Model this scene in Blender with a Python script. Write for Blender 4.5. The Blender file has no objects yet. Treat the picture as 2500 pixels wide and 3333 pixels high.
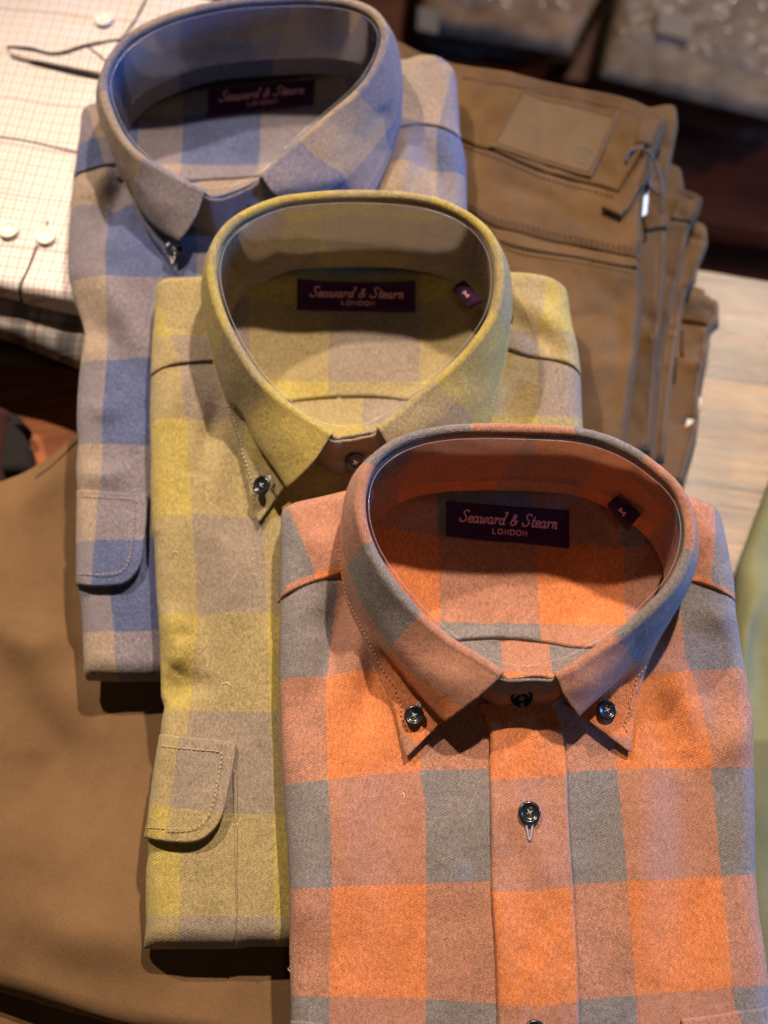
import bpy, math, random
import numpy as np
random.seed(7)
R = math.radians
sc = bpy.context.scene
COL = sc.collection

# ------------------------------------------------------------------ camera
FPX = 4000.0                      # focal length in photo pixels (photo 2500 x 3333)
CE = R(60)                        # camera looks down by this angle
CAM = np.array([0.0, -0.29, 0.662])
cam = bpy.data.cameras.new('camera')
cam.sensor_fit = 'VERTICAL'; cam.sensor_height = 24.0
cam.lens = 24.0 * FPX / 3333.0
cam.clip_start = 0.02; cam.clip_end = 60
cam.dof.use_dof = True; cam.dof.focus_distance = 0.515; cam.dof.aperture_fstop = 4.2
camo = bpy.data.objects.new('camera', cam); COL.objects.link(camo)
camo.location = CAM; camo.rotation_euler = (R(30), 0, 0)
sc.camera = camo

# ------------------------------------------------------------------ world and lamps (a shop interior: warm ceiling spots, cool window side, added fills from front and aisle)
w = bpy.data.worlds.new('World'); sc.world = w; w.use_nodes = True
w.node_tree.nodes['Background'].inputs[0].default_value = (1.0, 0.60, 0.38, 1)
w.node_tree.nodes['Background'].inputs[1].default_value = 0.016
sc.view_settings.view_transform = 'Standard'; sc.view_settings.look = 'None'
sc.view_settings.exposure = 0.0; sc.view_settings.gamma = 1.0
sc.view_settings.use_curve_mapping = False

def lamp(name, loc, target, power, size, color, spot=None, blend=0.5):
    l = bpy.data.lights.new(name, 'SPOT' if spot else 'AREA')
    l.energy = power; l.color = color
    if spot:
        l.spot_size = R(spot); l.spot_blend = blend; l.shadow_soft_size = size
    else:
        l.shape = 'DISK'; l.size = size
    o = bpy.data.objects.new(name, l); COL.objects.link(o)
    o.location = loc
    d = np.array(target, float) - np.array(loc, float)
    from mathutils import Vector
    o.rotation_euler = Vector(d).to_track_quat('-Z', 'Y').to_euler()
    return o
WARM = (1.0, 0.81, 0.63)
lamp('ceiling_spot_left', (-0.75, 0.95, 1.95), (-0.14, 0.10, 0.15), 228, 0.028, WARM, spot=24, blend=1.0)
lamp('ceiling_spot_right', (0.42, 0.85, 2.0), (0.07, -0.07, 0.15), 262, 0.028, WARM, spot=34, blend=1.0)
lamp('fill_spot_front', (0.25, -1.1, 2.0), (0.06, -0.2, 0.1), 7.5, 0.10, WARM, spot=60)  # added fill lamp, lifts the cloth that faces the viewer
lamp('window_side', (1.15, 0.10, 0.33), (0.03, 0.16, 0.18), 18, 0.20, (0.10, 0.36, 1.0))
lamp('ceiling_spot_shelf', (0.95, 1.8, 1.9), (0.5, 0.78, -0.22), 140, 0.06, WARM, spot=38)
lamp('fill_spot_aisle', (1.3, -0.35, 1.3), (0.65, 0.75, -0.45), 80, 0.05, WARM, spot=30)  # added lamp, brightens the dark red shelf front

# ------------------------------------------------------------------ pixel <-> space
def ray(px):
    px = np.asarray(px, float)
    X = (px[..., 0] - 1250) / FPX; Y = -(px[..., 1] - 1666.5) / FPX
    c, s = math.cos(CE), math.sin(CE)
    # forward = (0,c,-s), up = (0,s,c)
    return np.stack([X, c + Y * s, -s + Y * c], -1)

class Frame:
    def __init__(f, z0, tilt=0.0, yaw=0.0, origin=(0, 0)):
        f.o = np.array([origin[0], origin[1], z0], float)
        t, a = R(tilt), R(yaw)
        ex = np.array([math.cos(a), math.sin(a), 0]); ey0 = np.array([-math.sin(a), math.cos(a), 0])
        f.ex = ex; f.ey = ey0 * math.cos(t) + np.array([0, 0, math.sin(t)])
        f.ez = np.cross(f.ex, f.ey)
    def loc(f, px, z=0.0):
        d = ray(px); z = np.asarray(z, float)
        num = ((f.o - CAM) @ f.ez) + z
        t = num / (d @ f.ez)
        p = CAM + d * t[..., None] - f.o
        return np.stack([p @ f.ex, p @ f.ey], -1)
    def world(f, x, y, z):
        x, y, z = np.broadcast_arrays(x, y, z)
        return f.o + x[..., None] * f.ex + y[..., None] * f.ey + z[..., None] * f.ez

def crop(ox, oy, k):
    return lambda pts: [(ox + p[0] * k, oy + p[1] * k) + tuple(p[2:]) for p in pts]
c1 = crop(850, 1300, .9946); c2 = crop(850, 2300, .9946); c3 = crop(450, 550, .9042); c4 = crop(0, 0, .9042)
c5 = crop(1250, 0, .7535); c6 = crop(1500, 600, .6028); c7 = crop(0, 800, .678); c8 = crop(0, 2200, .6028)
c9 = crop(1200, 2050, .6329); c10 = crop(1150, 1350, .7233); c11 = crop(0, 0, .6783); c12 = crop(1900, 1500, .8287)
c13 = crop(450, 1300, .4521); c0 = crop(0, 0, 1.0)

def catmull(P, n):
    P = np.asarray(P, float)
    if len(P) == 2:
        t = np.linspace(0, 1, n)[:, None]; return P[0] * (1 - t) + P[1] * t
    Q = np.vstack([2 * P[0] - P[1], P, 2 * P[-1] - P[-2]])
    u = np.linspace(0, len(P) - 1 - 1e-9, n); i = u.astype(int); t = (u - i)[:, None]
    a, b, c, d = Q[i], Q[i + 1], Q[i + 2], Q[i + 3]
    return 0.5 * (2 * b + (c - a) * t + (2 * a - 5 * b + 4 * c - d) * t * t + (3 * b - a - 3 * c + d) * t ** 3)
def arclen(P):
    return np.concatenate([[0], np.cumsum(np.linalg.norm(np.diff(P, axis=0), axis=1))])
def resample(P, n, smooth=True):
    D = catmull(P, max(n * 3, 60)) if smooth else np.asarray(P, float)
    s = arclen(D); t = np.linspace(0, s[-1], n)
    return np.stack([np.interp(t, s, D[:, k]) for k in range(D.shape[1])], -1)

_rng = np.random.RandomState(11); _tab = _rng.rand(256, 256)
def vnoise(x, y):
    xi = np.floor(x).astype(int); yi = np.floor(y).astype(int); fx = x - xi; fy = y - yi
    fx = fx * fx * (3 - 2 * fx); fy = fy * fy * (3 - 2 * fy)
    g = lambda a, b: _tab[a & 255, b & 255]
    return ((g(xi, yi) * (1 - fx) + g(xi + 1, yi) * fx) * (1 - fy) + (g(xi, yi + 1) * (1 - fx) + g(xi + 1, yi + 1) * fx) * fy) * 2 - 1
def fbm(x, y, o=3):
    r = 0; a = 1.0
    for k in range(o):
        r = r + a * vnoise(x * 2 ** k + 17.3 * k, y * 2 ** k + 5.1 * k); a *= .5
    return r
def sstep(a, b, x):
    t = np.clip((x - a) / (b - a), 0, 1); return t * t * (3 - 2 * t)
def prof(d, r):
    q = np.clip(d / r, 0, 1); return np.sqrt(np.clip(1 - (1 - q) ** 2, 0, 1))
def seg_dist(x, y, P):
    best = np.full(np.shape(x), 1e9); tt = np.zeros(np.shape(x)); n = len(P) - 1
    for i in range(n):
        a, b = P[i], P[i + 1]; d = b - a; L = d @ d + 1e-12
        t = np.clip(((x - a[0]) * d[0] + (y - a[1]) * d[1]) / L, 0, 1)
        q = np.hypot(x - a[0] - t * d[0], y - a[1] - t * d[1])
        m = q < best; best = np.where(m, q, best); tt = np.where(m, (i + t) / n, tt)
    return best, tt

# ------------------------------------------------------------------ objects
def empty(name, loc, label, cat, group=None):
    o = bpy.data.objects.new(name, None); COL.objects.link(o); o.location = loc
    o.empty_display_size = .02
    o['label'] = label; o['category'] = cat
    if group: o['group'] = group
    return o
def tag(o, label, cat, group=None):
    o['label'] = label; o['category'] = cat
    if group: o['group'] = group
    return o
def mesh_obj(name, V, F, mat, parent=None, uvs=None, smooth=True, root=None):
    """V (n,3) in world space; F list/array of quads or polys; uvs dict name->(n,2) per vertex; root: world position of parent"""
    V = np.asarray(V, float).reshape(-1, 3)
    off = np.zeros(3)
    p = parent
    while p is not None:
        off = off + np.array(p.location); p = p.parent
    me = bpy.data.meshes.new(name)
    if isinstance(F, np.ndarray) and F.ndim == 2:
        k = F.shape[1]; nf = len(F)
        me.vertices.add(len(V)); me.vertices.foreach_set('co', (V - off).astype(np.float32).ravel())
        me.loops.add(nf * k); me.loops.foreach_set('vertex_index', F.astype(np.int32).ravel())
        me.polygons.add(nf)
        me.polygons.foreach_set('loop_start', np.arange(0, nf * k, k, dtype=np.int32))
        me.polygons.foreach_set('loop_total', np.full(nf, k, dtype=np.int32))
        me.update(calc_edges=True)
    else:
        me.from_pydata((V - off).tolist(), [], [list(map(int, f)) for f in F]); me.update()
    if uvs:
        li = np.empty(len(me.loops), dtype=np.int32); me.loops.foreach_get('vertex_index', li)
        for nme, uv in uvs.items():
            lay = me.uv_layers.new(name=nme)
            lay.data.foreach_set('uv', np.asarray(uv, np.float32).reshape(-1, 2)[li].ravel())
    me.polygons.foreach_set('use_smooth', np.full(len(me.polygons), smooth))
    me.validate()
    o = bpy.data.objects.new(name, me); COL.objects.link(o)
    if mat: me.materials.append(mat)
    if parent is not None: o.parent = parent
    return o
def grid_faces(n, m, off=0, flip=False, close=False):
    i, j = np.meshgrid(np.arange(n if close else n - 1), np.arange(m - 1), indexing='ij')
    i2 = (i + 1) % n
    a = i * m + j; b = i2 * m + j; c = i2 * m + j + 1; d = i * m + j + 1
    f = np.stack([a, b, c, d], -1).reshape(-1, 4) + off
    return f[:, ::-1] if flip else f
def closed_patch(T, B):
    """top grid T (n,m,3), bottom grid B; joined around the rim"""
    n, m = T.shape[:2]; N = n * m
    V = np.concatenate([T.reshape(-1, 3), B.reshape(-1, 3)])
    F = [grid_faces(n, m), grid_faces(n, m, N, True)]
    idx = np.arange(N).reshape(n, m)
    rim = np.concatenate([idx[:, 0], idx[-1, 1:], idx[::-1, -1][1:], idx[0, ::-1][1:]])
    a = rim[:-1]; b = rim[1:]
    F.append(np.stack([b, a, a + N, b + N], -1))
    return V, np.concatenate(F)
class Bag:                         # collects simple shapes into one mesh
    def __init__(b): b.V = []; b.F = []; b.n = 0
    def add(b, V, F):
        b.V.append(np.asarray(V, float).reshape(-1, 3)); b.F += [[int(i) + b.n for i in f] for f in F]; b.n += len(b.V[-1])
    def box(b, p, ax, ay, az):
        p = np.asarray(p); s = [(-1,-1,-1),(1,-1,-1),(1,1,-1),(-1,1,-1),(-1,-1,1),(1,-1,1),(1,1,1),(-1,1,1)]
        b.add([p + i * ax + j * ay + k * az for i, j, k in s], [(3,2,1,0),(4,5,6,7),(0,1,5,4),(1,2,6,5),(2,3,7,6),(3,0,4,7)])
    def tube(b, P, r, n=8, closed=False):
        P = np.asarray(P, float); T = np.gradient(P, axis=0); T /= np.linalg.norm(T, axis=1)[:, None] + 1e-12
        up = np.array([0.13, 0.27, 0.95]); rings = []
        rr = np.broadcast_to(np.asarray(r, float), (len(P),))
        for p, t, q in zip(P, T, rr):
            a = np.cross(t, up); a /= np.linalg.norm(a) + 1e-12; c = np.cross(t, a)
            rings.append([p + q * (math.cos(2 * math.pi * k / n) * a + math.sin(2 * math.pi * k / n) * c) for k in range(n)])
        V = np.array(rings).reshape(-1, 3); F = []
        m = len(P)
        for i in range(m if closed else m - 1):
            for k in range(n):
                F.append((i * n + k, i * n + (k + 1) % n, ((i + 1) % m) * n + (k + 1) % n, ((i + 1) % m) * n + k))
        if not closed: F += [tuple(range(n))[::-1], tuple((m - 1) * n + k for k in range(n))]
        b.add(V, F)
    def build(b, name, mat, parent=None, smooth=True):
        return mesh_obj(name, np.concatenate(b.V), b.F, mat, parent, smooth=smooth)

# ------------------------------------------------------------------ materials
class NT:
    def __init__(s, name):
        s.m = bpy.data.materials.new(name); s.m.use_nodes = True; s.t = s.m.node_tree; s.n = s.t.nodes; s.l = s.t.links
        s.b = s.n['Principled BSDF']
    def new(s, t, **k):
        o = s.n.new(t)
        for a, v in k.items(): setattr(o, a, v)
        return o
    def link(s, a, b): s.l.new(a, b)
    def val(s, sock, v):
        if hasattr(v, 'is_output') or isinstance(v, bpy.types.NodeSocket): s.link(v, sock)
        else: sock.default_value = v
    def math(s, op, a, b=0.0, c=0.0, clamp=False):
        o = s.new('ShaderNodeMath', operation=op, use_clamp=clamp)
        s.val(o.inputs[0], a); s.val(o.inputs[1], b); s.val(o.inputs[2], c); return o.outputs[0]
    def mix(s, f, a, b, blend='MIX'):
        o = s.new('ShaderNodeMix', data_type='RGBA', blend_type=blend)
        s.val(o.inputs[0], f); s.val(o.inputs[6], a); s.val(o.inputs[7], b); return o.outputs[2]
    def noise(s, vec, scale, detail=2.0, rough=.5, out=0):
        o = s.new('ShaderNodeTexNoise'); o.inputs['Scale'].default_value = scale
        o.inputs['Detail'].default_value = detail; o.inputs['Roughness'].default_value = rough
        if vec is not None: s.link(vec, o.inputs['Vector'])
        return o.outputs[out]
    def uv(s, name): return s.new('ShaderNodeUVMap', uv_map=name).outputs[0]
    def coord(s): return s.new('ShaderNodeTexCoord').outputs['Object']
    def mapping(s, vec, scale=(1, 1, 1), rot=(0, 0, 0)):
        o = s.new('ShaderNodeMapping'); s.link(vec, o.inputs[0]); o.inputs['Scale'].default_value = scale
        o.inputs['Rotation'].default_value = rot; return o.outputs[0]
    def bump(s, h, dist, strength=1.0, normal=None):
        o = s.new('ShaderNodeBump'); o.inputs['Distance'].default_value = dist; o.inputs['Strength'].default_value = strength
        s.link(h, o.inputs['Height'])
        if normal is not None: s.link(normal, o.inputs['Normal'])
        return o.outputs[0]
def c4v(c): return (c[0], c[1], c[2], 1.0)

def flannel(name, A, B, weave=1150.0, grain=.58):
    """two-yarn check: the warp takes its colour from U, the weft from V, the weave shows one or the other"""
    s = NT(name); P = s.uv('check'); Wv = s.uv('weave'); O = s.coord()
    sx = s.new('ShaderNodeSeparateXYZ'); s.link(P, sx.inputs[0])
    n1 = s.noise(O, 1300, 3, .7); j = s.math('MULTIPLY', s.math('SUBTRACT', n1, .5), .055)
    def band(u):
        v = s.math('ADD', s.math('ADD', u, 20.0), j)
        return s.math('GREATER_THAN', s.math('MODULO', v, 2.0), 1.0)
    bu, bv = band(sx.outputs[0]), band(sx.outputs[1])
    warp = s.mix(bu, c4v(A), c4v(B)); weft = s.mix(bv, c4v(A), c4v(B))
    sw = s.new('ShaderNodeSeparateXYZ'); s.link(Wv, sw.inputs[0])
    wob = s.math('MULTIPLY', s.noise(O, 900, 2, .6), 3.2)
    tw = s.math('SINE', s.math('ADD', s.math('MULTIPLY', s.math('ADD', sw.outputs[0], s.math('MULTIPLY', sw.outputs[1], .75)), 2 * math.pi * weave), wob))
    cr = s.math('SINE', s.math('ADD', s.math('MULTIPLY', s.math('SUBTRACT', sw.outputs[0], sw.outputs[1]), 2 * math.pi * weave * .62), wob))
    hz = s.noise(O, 1500, 4, .75)                      # brushed heather
    hz2 = s.noise(s.mapping(O, (1, .6, 1)), 800, 3, .7)
    pick = s.math('ADD', s.math('MULTIPLY', tw, .16), s.math('ADD', s.math('MULTIPLY', s.math('SUBTRACT', hz, .5), 1.1), s.math('MULTIPLY', s.math('SUBTRACT', hz2, .5), .3)))
    pick = s.math('ADD', pick, .5, clamp=True)
    base = s.mix(pick, warp, weft)
    base = s.mix(s.math('ADD', s.math('MULTIPLY', s.math('SUBTRACT', hz, .5), .9), .07, clamp=True), base, c4v([(a + b) / 2 for a, b in zip(A, B)]))
    h = s.math('ADD', s.math('MULTIPLY', s.math('MULTIPLY', tw, cr), .35), s.math('ADD', hz, hz2))     # 0..2-ish
    k = s.math('ADD', s.math('MULTIPLY', s.math('SUBTRACT', h, 1.0), grain * 2.2), 1.0)
    lo = s.noise(O, 60, 4, .65)
    tip = s.math('MULTIPLY', s.math('SUBTRACT', s.math('ADD', s.math('MULTIPLY', s.math('MULTIPLY', tw, cr), .22), hz), .62), 2.6, clamp=True)
    base = s.mix(s.math('MULTIPLY', tip, .55), base, (.55, .45, .36, 1))
    k = s.math('MULTIPLY', k, s.math('ADD', s.math('MULTIPLY', lo, .5), .72))
    cc = s.new('ShaderNodeVectorMath', operation='SCALE'); s.link(base, cc.inputs[0]); s.link(k, cc.inputs[3])
    s.link(cc.outputs[0], s.b.inputs['Base Color'])
    s.b.inputs['Roughness'].default_value = .95; s.b.inputs['Specular IOR Level'].default_value = .12
    s.b.inputs['Sheen Weight'].default_value = .16; s.b.inputs['Sheen Roughness'].default_value = .5
    s.b.inputs['Sheen Tint'].default_value = (1, .95, .9, 1)
    nb = s.bump(h, .00035, .9); big = s.bump(s.noise(O, 110, 4, .6), .0016, .5, nb)
    s.link(big, s.b.inputs['Normal'])
    return s.m
def cloth(name, C, C2=None, scale=60, grain=.12, bump=.0008, rough=.85, fine=1800, sheen=.04):
    s = NT(name); O = s.coord(); C2 = C2 or tuple(x * .75 for x in C); grain = grain * 2
    f = s.math('MULTIPLY', s.math('SUBTRACT', s.noise(O, scale, 5, .6), .32), 2.6, clamp=True)
    hz = s.noise(O, fine, 2, .7)
    base = s.mix(f, c4v(C2), c4v(C))
    k = s.math('ADD', s.math('MULTIPLY', s.math('SUBTRACT', hz, .5), grain * 4), 1.0)
    cc = s.new('ShaderNodeVectorMath', operation='SCALE'); s.link(base, cc.inputs[0]); s.link(k, cc.inputs[3])
    s.link(cc.outputs[0], s.b.inputs['Base Color']); s.b.inputs['Roughness'].default_value = rough
    s.b.inputs['Specular IOR Level'].default_value = .12; s.b.inputs['Sheen Weight'].default_value = sheen
    b1 = s.bump(hz, .00022, .8); s.link(s.bump(s.noise(O, scale * 1.3, 5, .6), bump, .7, b1), s.b.inputs['Normal'])
    return s.m
def plain(name, C, rough=.5, metal=0.0, spec=.5, noise=0.0):
    s = NT(name); s.b.inputs['Roughness'].default_value = rough
    s.b.inputs['Metallic'].default_value = metal; s.b.inputs['Specular IOR Level'].default_value = spec
    O = s.coord(); f = s.noise(O, 300, 3, .6)
    s.link(s.mix(f, c4v([x * (1 - .25 - noise) for x in C]), c4v([min(1, x * (1.15 + noise)) for x in C])), s.b.inputs['Base Color'])
    return s.m
def grid_check(name, base, lines, tint=None):
    """fine tattersall / plaid on weave UV (metres): lines = [(axis, period, phase, width, colour, strength)]"""
    s = NT(name); Wv = s.uv('weave'); O = s.coord(); sw = s.new('ShaderNodeSeparateXYZ'); s.link(Wv, sw.inputs[0])
    jj = s.math('MULTIPLY', s.math('SUBTRACT', s.noise(O, 500, 2), .5), .0003)
    col = c4v(base); col = s.mix(s.noise(O, 900, 3, .7), col, c4v([x * .86 for x in base]))
    for ax, per, ph, wd, c, st in lines:
        v = s.math('ADD', s.math('ADD', sw.outputs[ax], 5.0 + ph), jj)
        m = s.math('LESS_THAN', s.math('MODULO', v, per), wd)
        col = s.mix(s.math('MULTIPLY', m, st), col, c4v(c), 'MULTIPLY')
    s.link(col, s.b.inputs['Base Color']); s.b.inputs['Roughness'].default_value = .85; s.b.inputs['Specular IOR Level'].default_value = .2
    s.link(s.bump(s.noise(O, 70, 4, .6), .001, .5), s.b.inputs['Normal'])
    return s.m
def wood(name, C1, C2, rough=.4, scale=1.0, plank=.11, ang=0.0):
    s = NT(name); O = s.mapping(s.coord(), (1, 1, 1), (0, 0, ang)); sw = s.new('ShaderNodeSeparateXYZ'); s.link(O, sw.inputs[0])
    g = s.noise(s.mapping(O, (3 * scale, 42 * scale, 10)), 3.0, 6, .65)
    g2 = s.noise(s.mapping(O, (2 * scale, 9 * scale, 5)), 2.2, 4, .6)
    row = s.math('FLOOR', s.math('DIVIDE', s.math('ADD', sw.outputs[1], 3.0), plank))
    rn = s.new('ShaderNodeTexWhiteNoise', noise_dimensions='1D'); s.link(row, rn.inputs['W'])
    f = s.math('ADD', s.math('MULTIPLY', s.math('SUBTRACT', g, .5), 3.0), s.math('ADD', s.math('MULTIPLY', rn.outputs[0], .35), s.math('MULTIPLY', s.math('SUBTRACT', g2, .5), 2.8)))
    f = s.math('ADD', f, .3, clamp=True)
    col = s.mix(f, c4v(C1), c4v(C2))
    gap = s.math('LESS_THAN', s.math('MODULO', s.math('ADD', sw.outputs[1], 3.0), plank), .0015)
    col = s.mix(gap, col, c4v([x * .12 for x in C1]))
    s.link(col, s.b.inputs['Base Color'])
    s.link(s.math('ADD', s.math('MULTIPLY', g, .3), rough - .1), s.b.inputs['Roughness'])
    s.link(s.bump(s.math('SUBTRACT', g, s.math('MULTIPLY', gap, 2)), .0012, .5), s.b.inputs['Normal'])
    return s.m
def clear_plastic(name, haze=.10, tint=(.75, .72, .9), gloss=.05, fres=.28, bp=.0004, bs=30):
    s = NT(name); out = s.n['Material Output']; s.n.remove(s.b)
    tr = s.new('ShaderNodeBsdfTransparent'); tr.inputs[0].default_value = (.97, .96, .98, 1)
    gl = s.new('ShaderNodeBsdfGlossy'); gl.inputs['Roughness'].default_value = gloss
    df = s.new('ShaderNodeBsdfDiffuse'); df.inputs[0].default_value = c4v(tint)
    fr = s.new('ShaderNodeFresnel'); fr.inputs[0].default_value = 1.5
    nb = s.bump(s.noise(s.coord(), bs, 2, .5), bp, .3)
    s.link(nb, gl.inputs['Normal']); s.link(nb, fr.inputs['Normal'])
    a = s.new('ShaderNodeMixShader'); a.inputs[0].default_value = haze; s.link(tr.outputs[0], a.inputs[1]); s.link(df.outputs[0], a.inputs[2])
    b = s.new('ShaderNodeMixShader'); s.link(s.math('MULTIPLY', fr.outputs[0], fres, clamp=True), b.inputs[0]); s.link(a.outputs[0], b.inputs[1]); s.link(gl.outputs[0], b.inputs[2])
    s.link(b.outputs[0], out.inputs[0])
    return s.m

M = {}
M['orange'] = flannel('orange_flannel', (.62, .19, .058), (.178, .172, .178))
M['yellow'] = flannel('yellow_flannel', (.385, .295, .072), (.25, .195, .155))
M['blue'] = flannel('blue_flannel', (.068, .092, .205), (.30, .225, .165))
M['button'] = plain('dark_horn_button', (.012, .013, .018), .22, spec=.6)
M['hole'] = plain('button_hole_black', (.003, .003, .003), .8)
M['thread'] = plain('grey_thread', (.34, .33, .33), .8)
M['stitch_o'] = plain('orange_thread', (.50, .22, .10), .9)
M['stitch_y'] = plain('pale_thread', (.48, .39, .22), .9)
M['stitch_b'] = plain('mauve_thread', (.34, .27, .25), .9)
M['label'] = cloth('aubergine_label', (.048, .010, .052), (.036, .007, .040), 500, .25, .0001, .6, 3000, .1)
M['lettering'] = plain('pink_lettering', (.95, .40, .46), .7)
M['plastic'] = clear_plastic('clear_collar_plastic', .03)
M['plastic_rim'] = clear_plastic('plastic_rim', .10, (.9, .9, 1.0), .15)
M['brown'] = cloth('tan_brown_twill', (.160, .090, .041), (.108, .059, .027), 18, .12, .0012, .8)
M['brown2'] = cloth('olive_brown_twill', (.125, .070, .030), (.070, .039, .017), 24, .12, .0012, .8)
M['khaki'] = cloth('khaki_brown_cotton', (.17, .092, .036), (.10, .052, .021), 26, .12, .001, .8)
M['leather'] = cloth('brown_leather_patch', (.112, .066, .031), (.095, .056, .026), 40, .06, .0003, .55, 900, 0)
M['leather_dark'] = plain('embossed_leather', (.03, .016, .008), .6)
M['brown_thread'] = plain('dark_brown_thread', (.07, .032, .013), .9)
M['olive'] = cloth('olive_green_cotton', (.21, .205, .105), (.14, .145, .075), 18, .08, .0012, .85)
M['cream'] = grid_check('cream_check_cotton', (.80, .765, .74), [
    (0, .0062, 0, .0009, (.74, .42, .38), .8), (0, .0062, .0031, .0008, (.62, .58, .56), .75), (1, .0062, .001, .0009, (.78, .46, .38), .8),
    (1, .0062, .0040, .0006, (.62, .56, .50), .75), (1, .0330, .002, .0011, (.62, .55, .55), .8)])
M['greyplaid'] = grid_check('grey_plaid_cotton', (.38, .34, .31), [
    (0, .030, 0, .010, (.45, .44, .45), .8), (1, .030, 0, .010, (.45, .44, .45), .8), (0, .030, .015, .0012, (.5, .2, .17), .9), (1, .030, .015, .0012, (.5, .2, .17), .9),
    (0, .0075, .002, .001, (.55, .5, .5), .7), (1, .0075, .002, .001, (.55, .5, .5), .7)])
M['navy'] = cloth('navy_piping', (.035, .033, .045), (.05, .03, .035), 300, .15, .0002)
M['pearl'] = plain('cream_pearl_button', (.80, .75, .64), .3, spec=.6)
M['table'] = wood('worn_table_wood', (.065, .030, .013), (.28, .17, .088), .28, 1.0, .085, R(10))
M['darkwood'] = wood('dark_red_wood', (.045, .010, .004), (.13, .030, .010), .45, 1.0, .4, R(10))
M['risewood'] = wood('orange_brown_wood', (.13, .030, .006), (.28, .078, .016), .75, 1.3, .3, R(-12))
M['black'] = plain('black_shadow_gap', (.006, .005, .004), .7)
M['baggrey'] = cloth('grey_brown_knit', (.25, .18, .115), (.12, .085, .055), 30, .1, .002)
M['bagbrown'] = cloth('warm_brown_knit', (.32, .20, .11), (.15, .09, .048), 30, .1, .002)
M['maroon'] = cloth('dark_maroon_cloth', (.045, .014, .012), None, 40)
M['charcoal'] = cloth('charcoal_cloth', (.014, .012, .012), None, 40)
M['bag'] = clear_plastic('clear_garment_bag', .10, (.7, .6, .5), .13, .45, .004, 9)
M['paper'] = plain('white_paper_tag', (.75, .68, .52), .7)
M['sticker'] = plain('grey_size_sticker', (.20, .16, .12), .7)
M['bluetag'] = plain('pale_blue_tag', (.42, .55, .72), .6)
M['cord'] = plain('navy_cord', (.045, .048, .07), .7)

# ------------------------------------------------------------------ folded cloth body
class CheckMap:
    def __init__(c, f, cols, rows, wd=.042, z=0.0):
        c.f = f; c.wd = wd
        def prep(L, ax):
            out = []
            for k, pts in L:
                q = f.loc(np.array([p[:2] for p in pts], float), z); o = np.argsort(q[:, ax]); out.append((k, q[o]))
            return sorted(out, key=lambda t: t[0])
        c.cols = prep(cols, 1); c.rows = prep(rows, 0)
    def __call__(c, x, y):
        def pw(L, v, o, ax):
            X = [np.interp(o, q[:, ax], q[:, 1 - ax]) for k, q in L]; K = [k for k, q in L]
            r = K[0] + (v - X[0]) / c.wd
            for i in range(len(L) - 1):
                r = np.where(v >= X[i], K[i] + (v - X[i]) / (X[i + 1] - X[i]) * (K[i + 1] - K[i]), r)
            r = np.where(v >= X[-1], K[-1] + (v - X[-1]) / c.wd, r)
            return r
        return np.stack([pw(c.cols, x, y, 1), pw(c.rows, y, x, 0)], -1)

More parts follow.
